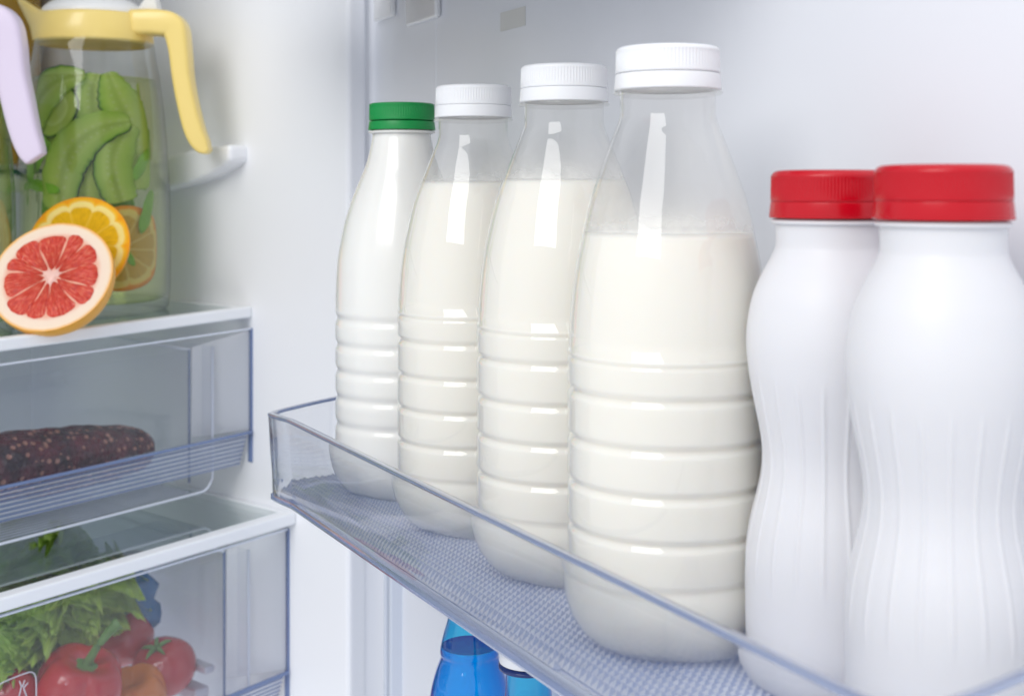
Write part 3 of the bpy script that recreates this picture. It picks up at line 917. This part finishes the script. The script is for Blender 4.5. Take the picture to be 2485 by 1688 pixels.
M['cuke'] = disk_ramp_mat('cucumber_slice', [(0, (.46, .56, .14)), (.35, (.50, .60, .18)), (.55, (.64, .74, .32)), (.62, (.50, .62, .16)), (.88, (.55, .68, .18)), (.94, (.28, .50, .06)), (.975, (.015, .08, .01))], .3, trans=.5, noise_amt=.06)
M['orange_in'] = disk_ramp_mat('soaked_orange_slice', [(0, (.75, .55, .15)), (.12, (.60, .38, .04)), (.74, (.62, .40, .05)), (.79, (.80, .66, .25)), (.90, (.85, .66, .22)), (.94, (.85, .36, .02)), (1, (.85, .30, .01))], .35, trans=.35, seg=10, seg_r=(.12, .77), membrane=(.8, .65, .25), streak=.5)
M['mint'] = principled('mint_leaf', (.13, .31, .012), .45, var=.5, vscale=60)
def band_mat():
    m, nt, out = newmat('cucumber_ribbon')
    b = N(nt, 'ShaderNodeBsdfPrincipled'); b.inputs['Roughness'].default_value = .35
    uv = N(nt, 'ShaderNodeUVMap'); sep = N(nt, 'ShaderNodeSeparateXYZ'); nt.links.new(uv.outputs[0], sep.inputs[0])
    nz = N(nt, 'ShaderNodeTexNoise'); nz.inputs['Scale'].default_value = 14; nz.inputs['Detail'].default_value = 4
    nt.links.new(uv.outputs[0], nz.inputs['Vector'])
    v = math_n(nt, 'ADD', sep.outputs[1], math_n(nt, 'MULTIPLY', math_n(nt, 'SUBTRACT', nz.outputs['Fac'], .5), .05))
    rp = N(nt, 'ShaderNodeValToRGB')
    set_ramp(rp, ((0, (.004, .035, .004)), (.022, (.010, .07, .008)), (.045, (.22, .44, .05)), (.12, (.50, .68, .17)), (.30, (.66, .78, .31)), (.5, (.52, .63, .21)), (.62, (.68, .78, .33)), (.80, (.58, .72, .22)), (1, (.45, .62, .14))))
    nt.links.new(v, rp.inputs[0])
    # rows of pale seeds
    su = math_n(nt, 'ABSOLUTE', math_n(nt, 'SUBTRACT', math_n(nt, 'FRACT', math_n(nt, 'MULTIPLY', sep.outputs[0], 16)), .5))
    sv = math_n(nt, 'ABSOLUTE', math_n(nt, 'SUBTRACT', sep.outputs[1], .50))
    sd_ = math_n(nt, 'MULTIPLY', math_n(nt, 'LESS_THAN', su, .16), math_n(nt, 'LESS_THAN', math_n(nt, 'ABSOLUTE', math_n(nt, 'SUBTRACT', sv, .11)), .035))
    mx = N(nt, 'ShaderNodeMixRGB'); nt.links.new(math_n(nt, 'MULTIPLY', sd_, .7), mx.inputs[0]); nt.links.new(rp.outputs[0], mx.inputs[1]); mx.inputs[2].default_value = (.72, .78, .50, 1)
    nt.links.new(mx.outputs[0], b.inputs['Base Color'])
    tl = N(nt, 'ShaderNodeBsdfTranslucent'); nt.links.new(mx.outputs[0], tl.inputs[0])
    ms = N(nt, 'ShaderNodeMixShader'); ms.inputs[0].default_value = .45
    nt.links.new(b.outputs[0], ms.inputs[1]); nt.links.new(tl.outputs[0], ms.inputs[2])
    # wet flesh lets what lies behind show through, the rind does not
    tp = N(nt, 'ShaderNodeBsdfTransparent'); tp.inputs[0].default_value = (.80, .92, .55, 1)
    m2 = N(nt, 'ShaderNodeMixShader'); nt.links.new(math_n(nt, 'MULTIPLY', math_n(nt, 'GREATER_THAN', v, .05), .30), m2.inputs[0])
    nt.links.new(ms.outputs[0], m2.inputs[1]); nt.links.new(tp.outputs[0], m2.inputs[2]); nt.links.new(m2.outputs[0], out.inputs[0]); return m
M['band'] = band_mat()
def jug_ribbon(ctr, wid, depth, flip=False, thick=.0012):
    k = JY/F
    pts = spline([(x, y, w) for (x, y), w in zip(ctr, wid)], 8)
    n = len(pts); nv = 12
    def pos(px, py, d):
        X = (px-228)*k; zz = (CY-py)*k-JZ
        R_ = jr(zz)-.0035-d; m_ = R_*.985
        if abs(X) > m_*.9:
            e_ = abs(X)-m_*.9; X = math.copysign(m_*.9+m_*.1*(1-math.exp(-e_/(m_*.1))), X)
        return Vector((X, -math.sqrt(max(1e-8, R_*R_-X*X)), zz))
    vs, fs, uvs = [], [], []
    for side in (0, 1):
        for i, p in enumerate(pts):
            a = pts[max(0, i-1)]; b = pts[min(n-1, i+1)]
            t = Vector((b.x-a.x, b.y-a.y)).normalized(); nn = Vector((-t.y, t.x))
            f = i/(n-1); w = 1.32*p.z*(1-(abs(2*f-1))**24*.4)*(1+.05*math.sin(f*11+p.x))
            for j in range(nv+1):
                g_ = j/nv-.5
                vs.append(pos(p.x+nn.x*w*g_, p.y+nn.y*w*g_, depth+side*thick+.0006*math.sin(f*9+g_*5)))
                uvs.append((f, (1-j/nv) if flip else j/nv))
    N1 = n*(nv+1)
    for i in range(n-1):
        for j in range(nv):
            q = i*(nv+1)+j
            fs.append((q, q+1, q+nv+2, q+nv+1)); fs.append((N1+q, N1+q+nv+1, N1+q+nv+2, N1+q+1))
        for j in (0, nv):
            q = i*(nv+1)+j; fs.append((q, q+nv+1, N1+q+nv+1, N1+q))
    for i in (0, n-1):
        for j in range(nv):
            q = i*(nv+1)+j; fs.append((q, q+1, N1+q+1, N1+q))
    o = mobj('cucumber_slice', vs, fs, M['band'], None, uvs); o.location = (JX, JY, JZ)
    return fixn(o)
ribs_ = [([(345, 300), (285, 318), (235, 360), (208, 420), (200, 505)], [30, 62, 78, 76, 64], .0006, False, 'long pale cucumber slice curving down the middle of the yellow collared pitcher'),
         ([(248, 192), (182, 208), (130, 250), (104, 330)], [22, 60, 74, 56], .0045, True, 'curled cucumber slice at the upper left in the pitcher, dark rind outside'),
         ([(296, 186), (316, 245), (340, 305), (352, 370), (350, 460)], [26, 58, 62, 56, 50], .0035, True, 'cucumber slice with a dark rind line at the upper right in the pitcher'),
         ([(350, 308), (322, 350), (312, 410), (332, 490)], [22, 54, 60, 46], .0020, True, 'narrow cucumber slice standing at the right, above the soaked orange slice'),
         ([(285, 350), (262, 405), (254, 450), (256, 520)], [36, 54, 60, 56], .0062, True, 'seeded cucumber slice behind the long one, low in the pitcher'),
         ([(378, 205), (392, 290), (386, 370), (372, 460)], [34, 56, 56, 46], .0100, False, 'pale cucumber slice furthest right against the pitcher side'),
         ([(225, 190), (205, 250), (215, 320), (250, 390)], [60, 100, 104, 70], .0100, False, 'wide pale cucumber slice deep in the middle of the pitcher'),
         ([(270, 188), (262, 250), (280, 330), (300, 400)], [40, 60, 60, 50], .0085, True, 'cucumber slice seen edge on with a dark rind beside the wide one'),
         ([(105, 200), (80, 260), (76, 330), (90, 400)], [36, 60, 64, 50], .0110, False, 'cucumber slice half hidden behind the mint at the left of the pitcher')]
for ctr, wid, dp, fl_, lb in ribs_:
    tag(jug_ribbon(ctr, wid, dp, fl_), lb, 'cucumber slice', 'cucumber slices in the pitcher')
o = jug_patch('cucumber_slice', 178, 275, 52, 66, .5, .0065, M['cuke'], wob=.02, seed=3)
tag(o, 'round cucumber slice under the curled one at the upper left of the pitcher', 'cucumber slice', 'cucumber slices in the pitcher')
o = jug_patch('orange_slice', 335, 598, 84, 100, .1, .001, M['orange_in'], thick=.003, wob=.01)
tag(o, 'soaked orange slice low at the right inside the pitcher', 'orange slice', 'orange slices in the pitcher')
o = jug_patch('orange_slice', 215, 640, 70, 60, .3, .012, M['orange_in'], thick=.003, wob=.01, seed=4)
tag(o, 'soaked orange slice at the bottom of the pitcher behind the cut fruit', 'orange slice', 'orange slices in the pitcher')
def leafshape(t):
    return (abs(math.cos(t))**.7*.35+.65)*(1+.03*math.sin(t*22)) if True else 1
def mint(label, leaves, dp, seed):
    o = thing('mint_sprig', (JX, JY, JZ), label, 'mint sprig', 'mint in the pitcher')
    for i, (cx, cy, l, w, ro) in enumerate(leaves):
        jug_patch('leaf', cx, cy, l, w, ro, dp+(.0015 if len(leaves) < 10 else .0004)*i, M['mint'], parent=o, thick=.0005, wob=.03, seed=seed+i, shape=lambda t: .62+.38*abs(math.cos(t))**1.2+.02*math.sin(t*20))
mint('bright mint sprig at the left of the pitcher under the lilac handle tip', [(105, 300, 30, 18, 1.9), (112, 405, 46, 20, 1.5), (92, 370, 40, 16, 1.3), (138, 390, 38, 16, 2.1), (150, 350, 40, 18, .9)], .001, 11)
mint('mint sprig lying just above the cut orange in the pitcher', [(160, 455, 44, 17, .15), (120, 448, 36, 14, -.2), (195, 470, 34, 14, .3), (80, 470, 30, 20, 1.2)], .0005, 31)
mint('dark mint sprig at the right side of the pitcher over the soaked orange', [(380, 510, 52, 14, 1.75), (345, 610, 30, 10, 1.2), (366, 400, 40, 14, 1.9), (392, 350, 36, 12, 1.6)], -.0008, 51)
mint('dark mint sprig deep in the pitcher at its lower left', [(75, 430, 60, 26, 1.5), (70, 520, 60, 24, 1.6), (90, 600, 50, 24, 1.4), (150, 520, 60, 30, .5), (300, 470, 50, 24, 1.0), (210, 500, 60, 24, .2)], .012, 71)
rq = random.Random(21)
mint('dark tangle of mint filling the back of the yellow collared pitcher', [(rq.uniform(75, 390), rq.uniform(215, 560), rq.uniform(40, 70), rq.uniform(20, 34), rq.uniform(0, 3.1)) for _ in range(26)], .020, 131)
# greens in the second pitcher
o2 = thing('mint_sprig', (j2.location.x, j2.location.y, j2.location.z), 'dark mint sprig in the pitcher with the lilac handle', 'mint sprig', 'mint in the pitcher')
for i, (cx, cy, l, w, ro) in enumerate([(385, 330, 60, 30, 1.5), (380, 420, 60, 28, 1.6), (372, 520, 60, 24, 1.4), (350, 380, 70, 40, 1.2)]):
    jug_patch('leaf', cx, cy, l, w, ro, .002*i, M['mint'], parent=o2, thick=.0005, wob=.03, seed=90+i, shape=lambda t: .62+.38*abs(math.cos(t))**1.2)

# ------------------------------------------------------------------ cut grapefruit and orange
def frame_from_normal(n, upv):
    n = n.normalized(); x = upv.cross(n).normalized(); y = n.cross(x)
    return Matrix((x, y, n)).transposed().to_4x4()
def dome(name, R, depth, mat, parent, seg=72, rimz=-.0006):
    prof = [(R*.995, rimz)]
    for k in range(1, 17):
        a = PI/2*k/16
        prof.append((R*math.cos(a)*(1+.02*math.sin(2*a)), rimz-depth*math.sin(a)))
    prof[-1] = (0, rimz-depth)
    return lathe(name, prof, mat, parent, seg=seg, mod=lambda r, z, t: r*(1+.012*math.sin(2*t+.5)))
gf = thing('grapefruit_half', P(125, 670, .955), 'cut pink grapefruit half with pale pith leaning at the shelf edge', 'grapefruit')
nrm = Vector((.32, -.90, .07)).normalized()*math.cos(math.radians(31))+Vector((-.55, -.1, .83)).normalized()*math.sin(math.radians(31))
gf.rotation_euler = frame_from_normal(nrm, Vector((0, 0, 1))).to_euler()
GR = .0452
M['gf_rind'] = principled('grapefruit_rind', (.86, .42, .045), .38, bump=.0004, bscale=500, var=.12, vscale=60, sss=.1, sssr=.003)
M['gf_pith'] = disk_ramp_mat('grapefruit_pith', [(0, (.80, .50, .40)), (.3, (.80, .40, .28)), (.74, (.80, .42, .30)), (.82, (.86, .68, .54)), (.94, (.87, .70, .54)), (.965, (.86, .58, .32)), (1, (.85, .38, .04))], .6, noise_amt=.03, bump=.0004, spec=.2)
def pulp_mat(name, c1, c2, c3):
    m, nt, out = newmat(name)
    b = N(nt, 'ShaderNodeBsdfPrincipled'); b.inputs['Roughness'].default_value = .16
    b.inputs['Subsurface Weight'].default_value = .15; b.inputs['Subsurface Scale'].default_value = .003
    b.inputs['Subsurface Radius'].default_value = (1, .3, .2)
    uv = N(nt, 'ShaderNodeUVMap'); sep = N(nt, 'ShaderNodeSeparateXYZ'); nt.links.new(uv.outputs[0], sep.inputs[0])
    cmb = N(nt, 'ShaderNodeCombineXYZ')
    nt.links.new(math_n(nt, 'MULTIPLY', sep.outputs[0], 46), cmb.inputs[0])   # angle
    nt.links.new(math_n(nt, 'MULTIPLY', sep.outputs[1], 11), cmb.inputs[1])   # radius
    vo = N(nt, 'ShaderNodeTexVoronoi'); vo.inputs['Scale'].default_value = .55; vo.feature = 'DISTANCE_TO_EDGE'
    nt.links.new(cmb.outputs[0], vo.inputs['Vector'])
    nz = N(nt, 'ShaderNodeTexNoise'); nz.inputs['Scale'].default_value = .5; nz.inputs['Detail'].default_value = 4
    nt.links.new(cmb.outputs[0], nz.inputs['Vector'])
    rp = N(nt, 'ShaderNodeValToRGB'); set_ramp(rp, ((.3, c1), (.52, c2), (.72, c3)))
    nt.links.new(nz.outputs['Fac'], rp.inputs[0]); nt.links.new(rp.outputs[0], b.inputs['Base Color'])
    h = math_n(nt, 'ADD', math_n(nt, 'MINIMUM', vo.outputs['Distance'], .25), math_n(nt, 'MULTIPLY', nz.outputs['Fac'], .5))
    bp = N(nt, 'ShaderNodeBump'); bp.inputs['Distance'].default_value = .0016; bp.inputs['Strength'].default_value = .8
    nt.links.new(h, bp.inputs['Height']); nt.links.new(bp.outputs[0], b.inputs['Normal'])
    nt.links.new(b.outputs[0], out.inputs[0]); return m
M['gf_pulp'] = pulp_mat('grapefruit_pulp', (.50, .02, .012), (.68, .055, .028), (.80, .22, .12))
dome('rind', GR, .040, M['gf_rind'], gf)
def face_disc(name, R, mat, parent, n=14, nt=96, bulge=.0004):
    vs, uvs, fs = [(0, 0, bulge)], [(0, 0)], []
    for i in range(1, n+1):
        f = i/n
        for j in range(nt):
            t = 2*PI*j/nt; r = R*f*(1+.012*math.sin(2*t+.5))
            vs.append((r*math.cos(t), r*math.sin(t), bulge*(1-f**6))); uvs.append((f*math.cos(t), f*math.sin(t)))
    for j in range(nt):
        jj = (j+1) % nt; fs.append((0, 1+j, 1+jj))
        for i in range(n-1): fs.append((1+i*nt+j, 1+(i+1)*nt+j, 1+(i+1)*nt+jj, 1+i*nt+jj))
    return mobj(name, vs, fs, mat, parent, uvs)
face_disc('pith', GR*.998, M['gf_pith'], gf)
def segment_mesh(parent, a0, a1, r0, r1, mat, h, seed):
    """teardrop carpel: rounded outer corners, domed"""
    rnd = random.Random(seed)
    n, mth = 26, 15
    vs, fs, uvs = [], [], []
    mid = (a0+a1)/2; half = (a1-a0)/2
    for i in range(n+1):
        f = i/n
        r = r0+(r1-r0)*f
        # half-width narrows to a point inside and rounds at the outside
        gap = (.00018+.00010*math.sin(a0*9+f*5))/r
        out_ = 1.0
        fo = (f-.80)/.20
        if fo > 0: out_ = math.sqrt(max(0, 1-fo**2.2))
        fi = f/.12
        inn = min(1, max(.0, fi))**.6
        hw_ = (half-gap)*out_*inn
        for j in range(mth+1):
            g_ = -1+2*j/mth
            a = mid+hw_*g_+.035*math.sin(f*6+seed*1.7)*(1-f*.4)
            rr = r*(1+.012*math.sin(2*a+.5))+.0005*math.sin(9*a+seed)*f
            e_ = (1-abs(g_)**5)*(1-max(0, fo)**4)*min(1, f/.08)
            nzv = noise.noise(Vector((a*14, r*500, seed)))
            vs.append((rr*math.cos(a), rr*math.sin(a), .00035+h*e_+.00022*nzv*e_)); uvs.append((a, f+seed*3))
    for i in range(n):
        for j in range(mth):
            q = i*(mth+1)+j
            fs.append((q, q+mth+1, q+mth+2, q+1))
    return mobj('segment', vs, fs, mat, parent, uvs)
cuts = [0]
rs_ = random.Random(5)
w_ = [1, .7, 1.25, 1.05, .6, 1.2, 1, .8, 1.25, .85, 1.1]
tot = sum(w_); acc = .35
for i, w in enumerate(w_):
    a0 = acc; acc += 2*PI*w/tot
    segment_mesh(gf, a0, acc, .0048, GR*(.805+.035*math.sin(i*2.3)), M['gf_pulp'], .0011, i)
core = lathe('core', [(.0062, .0004), (.0052, .0010), (.003, .0018), (0, .0016)], principled('grapefruit_core', (.82, .50, .42), .4, bump=.0006, bscale=300, var=.2, vscale=200), gf, seg=36, mod=lambda r, z, t: r*(1+.25*math.sin(3*t)+.12*math.sin(7*t+1)))

og = thing('orange_half', P(190, 597, 1.003), 'cut orange half standing behind the pink grapefruit against the pitcher', 'orange')
n2 = Vector((.30, -.94, .05)).normalized()*math.cos(math.radians(20))+Vector((-.8, 0, .55)).normalized()*math.sin(math.radians(20))
og.rotation_euler = frame_from_normal(n2, Vector((0, 0, 1))).to_euler()
OR_ = .0400
M['or_face'] = disk_ramp_mat('orange_cut_face', [(0, (.75, .42, .02)), (.08, (.64, .38, .006)), (.775, (.70, .40, .005)), (.80, (.85, .66, .20)), (.89, (.86, .70, .25)), (.92, (.85, .50, .03)), (1, (.85, .34, .01))], .6, seg=10, seg_r=(.1, .78), membrane=(.78, .50, .05), streak=.8, noise_amt=.03, bump=.0006, spec=.12)
face_disc('cut_face', OR_*.998, M['or_face'], og)
dome('peel', OR_, .018, principled('orange_peel', (.88, .36, .01), .35, bump=.0004, bscale=450), og)

# ------------------------------------------------------------------ food in the drawers
def blob(name, mat, parent, R, sc_, amp, fr, seed, sub=5, loc=(0, 0, 0)):
    bm = bmesh.new(); bmesh.ops.create_icosphere(bm, subdivisions=sub, radius=1)
    for v in bm.verts:
        d = 1+amp*noise.noise(v.co*fr+Vector((seed, seed*2, 0)))+amp*.4*noise.noise(v.co*fr*3+Vector((0, seed, 9)))
        v.co = Vector((v.co.x*sc_[0], v.co.y*sc_[1], v.co.z*sc_[2]))*d*R
    me = bpy.data.meshes.new(name); bm.to_mesh(me); bm.free()
    me.polygons.foreach_set('use_smooth', [True]*len(me.polygons)); me.materials.append(mat)
    o = bpy.data.objects.new(name, me); COL.objects.link(o); o.parent = parent; o.location = loc
    return o
def speck_mat():
    m, nt, out = newmat('dark_speckled_sausage')
    b = N(nt, 'ShaderNodeBsdfPrincipled'); b.inputs['Roughness'].default_value = .35
    tc = N(nt, 'ShaderNodeTexCoord'); vo = N(nt, 'ShaderNodeTexVoronoi'); vo.inputs['Scale'].default_value = 190
    nz = N(nt, 'ShaderNodeTexNoise'); nz.inputs['Scale'].default_value = 60; nz.inputs['Detail'].default_value = 4
    nt.links.new(tc.outputs['Object'], vo.inputs['Vector']); nt.links.new(tc.outputs['Object'], nz.inputs['Vector'])
    sep = N(nt, 'ShaderNodeSeparateColor'); nt.links.new(vo.outputs['Color'], sep.inputs[0])
    pick = math_n(nt, 'MULTIPLY', math_n(nt, 'GREATER_THAN', sep.outputs[0], .66), math_n(nt, 'LESS_THAN', vo.outputs['Distance'], .42))
    rp = N(nt, 'ShaderNodeValToRGB'); e_ = rp.color_ramp.elements
    e_[0].position = .35; e_[0].color = (.035, .006, .010, 1); e_[1].position = .65; e_[1].color = (.17, .015, .028, 1)
    nt.links.new(nz.outputs['Fac'], rp.inputs[0])
    mx = N(nt, 'ShaderNodeMixRGB'); nt.links.new(pick, mx.inputs[0]); nt.links.new(rp.outputs[0], mx.inputs[1])
    mx.inputs[2].default_value = (.52, .24, .17, 1)
    nt.links.new(mx.outputs[0], b.inputs['Base Color'])
    bp = N(nt, 'ShaderNodeBump'); bp.inputs['Distance'].default_value = .004; nt.links.new(vo.outputs['Distance'], bp.inputs['Height'])
    nt.links.new(bp.outputs[0], b.inputs['Normal']); nt.links.new(b.outputs[0], out.inputs[0]); return m
pa = panel_pt(360, 1085, .06); pb = panel_pt(-120, 1150, .06)
mid = (pa+pb)/2
sau = thing('sausage', mid, 'dark red speckled dried sausage lying in the upper clear drawer', 'sausage')
dv = (pa-pb); L = dv.length; ang = math.atan2(dv.y, dv.x)
sau.rotation_euler = (0, -math.atan2(dv.z, math.hypot(dv.x, dv.y)), ang)
bm = bmesh.new(); bmesh.ops.create_icosphere(bm, subdivisions=6, radius=1)
for v in bm.verts:
    c = v.co.copy()
    x = math.copysign(abs(c.x)**.75, c.x)
    rr = .029*(1-.25*(x*.5+.5))
    ln = math.hypot(c.y, c.z) or 1
    s_ = ln**.45
    d = 1+.07*noise.noise(Vector((x*5, c.y*2, c.z*2)))+.03*noise.noise(Vector((x*40, c.y*12, c.z*12)))
    v.co = Vector((x*L/2, c.y/ln*s_*rr*1.1*d, c.z/ln*s_*rr*d))
me = bpy.data.meshes.new('sausage_body'); bm.to_mesh(me); bm.free()
me.polygons.foreach_set('use_smooth', [True]*len(me.polygons)); me.materials.append(speck_mat())
so = bpy.data.objects.new('sausage_body', me); COL.objects.link(so); so.parent = sau

tom = principled('tomato_skin', (.50, .025, .03), .16, var=.15, vscale=20, coat=.4)
pep = principled('red_pepper_skin', (.62, .012, .014), .12, coat=.6, var=.12, vscale=20)
pepo = principled('orange_pepper_skin', (.75, .20, .015), .14, coat=.5, var=.2, vscale=25)
stem_m = principled('green_stem', (.14, .27, .06), .5, var=.3, vscale=80)
def tomato(px, py, v, R, label, m=tom):
    p = panel_pt(px, py, v)
    o = thing('tomato', p, label, 'tomato', 'tomatoes in the lower drawer', rot=(.3, -.35, .4))
    prof = []
    for k in range(0, 25):
        a = -PI/2+PI*k/24
        z = math.sin(a)*.86; r = math.cos(a)
        if a > 1.0: z -= .35*((a-1.0)/(PI/2-1))**2*.35
        prof.append((max(0, r*R) if 0 < k < 24 else 0, z*R))
    b = lathe('tomato_skin', prof, m, o, seg=48, mod=lambda r, z, t: r*(1+.035*math.cos(5*t)*max(0, z/R+.2)))
    for i in range(5):
        a = 2*PI*i/5
        tubes(o, 'sepal', [Vector((math.cos(a)*x*R, math.sin(a)*x*R, (.70-.1*x+.12*math.sin(x*5))*R+.002)) for x in (.03, .2, .36, .5)], [.0016, .0020, .0014, .0003], stem_m, 8, world=False)
    return o
tomato(398, 1618, .028, .0265, 'large tomato at the right of the lower drawer beside the clear side')
tomato(300, 1545, .075, .0255, 'tomato behind the pepper stem in the lower drawer')
tomato(130, 1590, .080, .0270, 'dull tomato behind the red pepper, under the lettuce')
tomato(25, 1680, .030, .0190, 'small bright tomato in the corner behind the printed mark')
tomato(190, 1545, .11, .026, 'tomato deep in the drawer under the lettuce')
tomato(40, 1620, .11, .026, 'tomato at the far left under the lettuce')
def pepper(px, py, v, R, label, mat, rot, stem=True):
    p = panel_pt(px, py, v)
    o = thing('bell_pepper', p, label, 'bell pepper', 'peppers in the lower drawer', rot=rot)
    prof = []
    for k in range(0, 29):
        a = -PI/2+PI*k/28
        r = math.cos(a)**.75*R if 0 < k < 28 else 0
        z = math.sin(a)*R*.95
        if a > .7: z -= R*.45*((a-.7)/(PI/2-.7))**1.5
        prof.append((r, z))
    lathe('pepper_skin', prof, mat, o, seg=96, mod=lambda r, z, t: r*(1-.16*(1-abs(math.sin(2*t)))**2.2))
    if stem:
        zt = prof[-1][1]
        st = tubes(o, 'stem', [Vector(q) for q in spline([(0, 0, zt), (.001, 0, zt+.010), (.004, .001, zt+.022), (.010, .002, zt+.036), (.013, .003, zt+.040)], 4)],
                   [.0062, .0050, .0042, .0036, .0033, .0032, .0031, .0031, .0031, .0032, .0034, .0037, .0041, .0045, .0048, .0049, .0047], stem_m, 12, world=False)
        lathe('calyx', [(0, zt+.004), (.006, zt+.0042), (.010, zt+.0030), (.0125, zt+.0035), (.011, zt+.0015)], stem_m, o, seg=48, mod=lambda r, z, t: r*(1+.2*math.cos(5*t)))
    return o
pepper(190, 1668, .012, .034, 'red bell pepper with a long green stem at the front of the lower drawer', pep, (.25, .30, .4))
pepper(330, 1690, .018, .026, 'orange green bell pepper beside the red one at the drawer front', pepo, (.3, -.2, .2), stem=False)

def lettuce_mat():
    m, nt, out = newmat('lettuce_leaf')
    b = N(nt, 'ShaderNodeBsdfPrincipled'); b.inputs['Roughness'].default_value = .4
    uv = N(nt, 'ShaderNodeUVMap'); sep = N(nt, 'ShaderNodeSeparateXYZ'); nt.links.new(uv.outputs[0], sep.inputs[0])
    nz = N(nt, 'ShaderNodeTexNoise'); nz.inputs['Scale'].default_value = 9; nz.inputs['Detail'].default_value = 6
    nt.links.new(uv.outputs[0], nz.inputs['Vector'])
    f = math_n(nt, 'ADD', math_n(nt, 'MULTIPLY', sep.outputs[1], .6), math_n(nt, 'MULTIPLY', nz.outputs['Fac'], .5))
    rp = N(nt, 'ShaderNodeValToRGB'); set_ramp(rp, ((.2, (.62, .72, .28)), (.55, (.36, .56, .08)), (.85, (.58, .76, .14))))
    nt.links.new(f, rp.inputs[0]); nt.links.new(rp.outputs[0], b.inputs['Base Color'])
    tl = N(nt, 'ShaderNodeBsdfTranslucent'); nt.links.new(rp.outputs[0], tl.inputs[0])
    ms = N(nt, 'ShaderNodeMixShader'); ms.inputs[0].default_value = .3
    bp = N(nt, 'ShaderNodeBump'); bp.inputs['Distance'].default_value = .002; nt.links.new(nz.outputs['Fac'], bp.inputs['Height']); nt.links.new(bp.outputs[0], b.inputs['Normal'])
    nt.links.new(b.outputs[0], ms.inputs[1]); nt.links.new(tl.outputs[0], ms.inputs[2]); nt.links.new(ms.outputs[0], out.inputs[0]); return m
LM = lettuce_mat()
let = thing('lettuce', panel_pt(120, 1450, .07), 'curly green lettuce on top of the tomatoes in the lower drawer', 'lettuce')
def lettuce_leaf(px0, py0, px1, py1, v, width, seed, curl=.017):
    """root at (px0,py0), tip at (px1,py1)"""
    width *= 1.35
    a = panel_pt(px0, py0, v+.03); b = panel_pt(px1, py1, v)
    d = b-a; Ln = d.length; d.normalize()
    vw = Vector((0, -1, .15)).normalized()
    sd = d.cross(vw).normalized(); nr_ = sd.cross(d).normalized()
    nu, nv = 70, 110
    vs, fs, uvs = [], [], []
    for i in range(nu+1):
        f = i/nu
        wd = width*(.25+.75*math.sin(min(1, f*1.15)*PI/2))
        for j in range(nv+1):
            g_ = -1+2*j/nv
            round_ = 1-.35*g_*g_*f
            e_ = max(abs(g_)**3.5, f**4)
            ph = g_*7+seed
            ruff = e_*curl*(math.sin(ph*2.3+f*5)+.6*math.sin(ph*5.1+f*9+seed)+.5*math.sin(f*23*abs(g_)+seed)+.42*math.sin(ph*11+f*17)+.3*math.sin(f*47*abs(g_)+ph*3))
            n_ = noise.noise(Vector((g_*3, f*4, seed)))*.007+noise.noise(Vector((g_*11, f*13, seed)))*.0012
            edge = .006*e_*noise.noise(Vector((g_*9+3, f*7, seed*2)))+.004*e_*noise.noise(Vector((g_*28+3, f*24, seed*3)))
            p = a+d*(Ln*f*round_+edge)+sd*(g_*wd*.5+edge)+nr_*(ruff+n_+.01*math.sin(f*PI))
            vs.append(p); uvs.append((g_*.5+.5+seed, f))
    for i in range(nu):
        for j in range(nv):
            q = i*(nv+1)+j; fs.append((q, q+1, q+nv+2, q+nv+1))
    return mobj('leaf', vs, fs, LM, let, uvs, world=True)
lettuce_leaf(60, 1400, 330, 1470, .055, .060, 1)
lettuce_leaf(20, 1430, 230, 1520, .040, .060, 2)
lettuce_leaf(-30, 1440, 120, 1580, .030, .055, 3)
lettuce_leaf(60, 1420, 250, 1370, .080, .070, 4)
lettuce_leaf(0, 1420, 90, 1340, .090, .065, 5)
lettuce_leaf(0, 1500, 190, 1545, .055, .050, 6)
lettuce_leaf(-60, 1480, 40, 1640, .035, .050, 7)
lettuce_leaf(140, 1440, 355, 1440, .090, .050, 8)
lettuce_leaf(10, 1400, 170, 1420, .045, .060, 9)
bluebag = thing('blue_bag', panel_pt(150, 1480, .125), 'translucent blue food bag tucked behind the lettuce in the lower drawer', 'bag')
blob('bag_film', principled('blue_bag_film', (.02, .16, .38), .25, coat=.4), bluebag, .05, (1.5, .6, .9), .3, 2.5, 3.3, 4)

# ------------------------------------------------------------------ lights
def area(name, loc, target, sx, sy, power, col=(1, 1, 1), spread=180):
    l = bpy.data.lights.new(name, 'AREA'); l.shape = 'RECTANGLE'; l.size = sx; l.size_y = sy
    l.energy = power; l.color = col; l.spread = math.radians(spread)
    o = bpy.data.objects.new(name, l); COL.objects.link(o); o.location = loc
    d = (Vector(target)-Vector(loc)).normalized()
    o.rotation_euler = d.to_track_quat('-Z', 'Y').to_euler()
    return o
area('softbox', (-1.55, -2.00, 1.92), (.0, .75, -.08), 2.0, 1.75, 61.0, (1, .99, .965))
area('ceiling_softbox', (-.1, -.6, 2.4), (-.15, 1.0, -.1), 1.3, 1.3, 6.0, (.95, .97, 1))  # added fill lamp overhead, no visible source
w = bpy.data.worlds.new('World'); sc.world = w; w.use_nodes = True
bg = w.node_tree.nodes.get('Background') or w.node_tree.nodes.new('ShaderNodeBackground')
bg.inputs[0].default_value = (.90, .935, 1.0, 1); bg.inputs[1].default_value = .93

sc.view_settings.view_transform = 'Standard'; sc.view_settings.look = 'None'
sc.view_settings.gamma = 1; sc.view_settings.exposure = .04
sc.view_settings.use_curve_mapping = False
sc.render.engine = 'CYCLES'
sc.cycles.max_bounces = 16; sc.cycles.transparent_max_bounces = 40; sc.cycles.transmission_bounces = 14
sc.cycles.glossy_bounces = 6; sc.cycles.diffuse_bounces = 5
sc.cycles.caustics_refractive = True
sc.cycles.sample_clamp_indirect = 4
sc.cycles.use_denoising = True
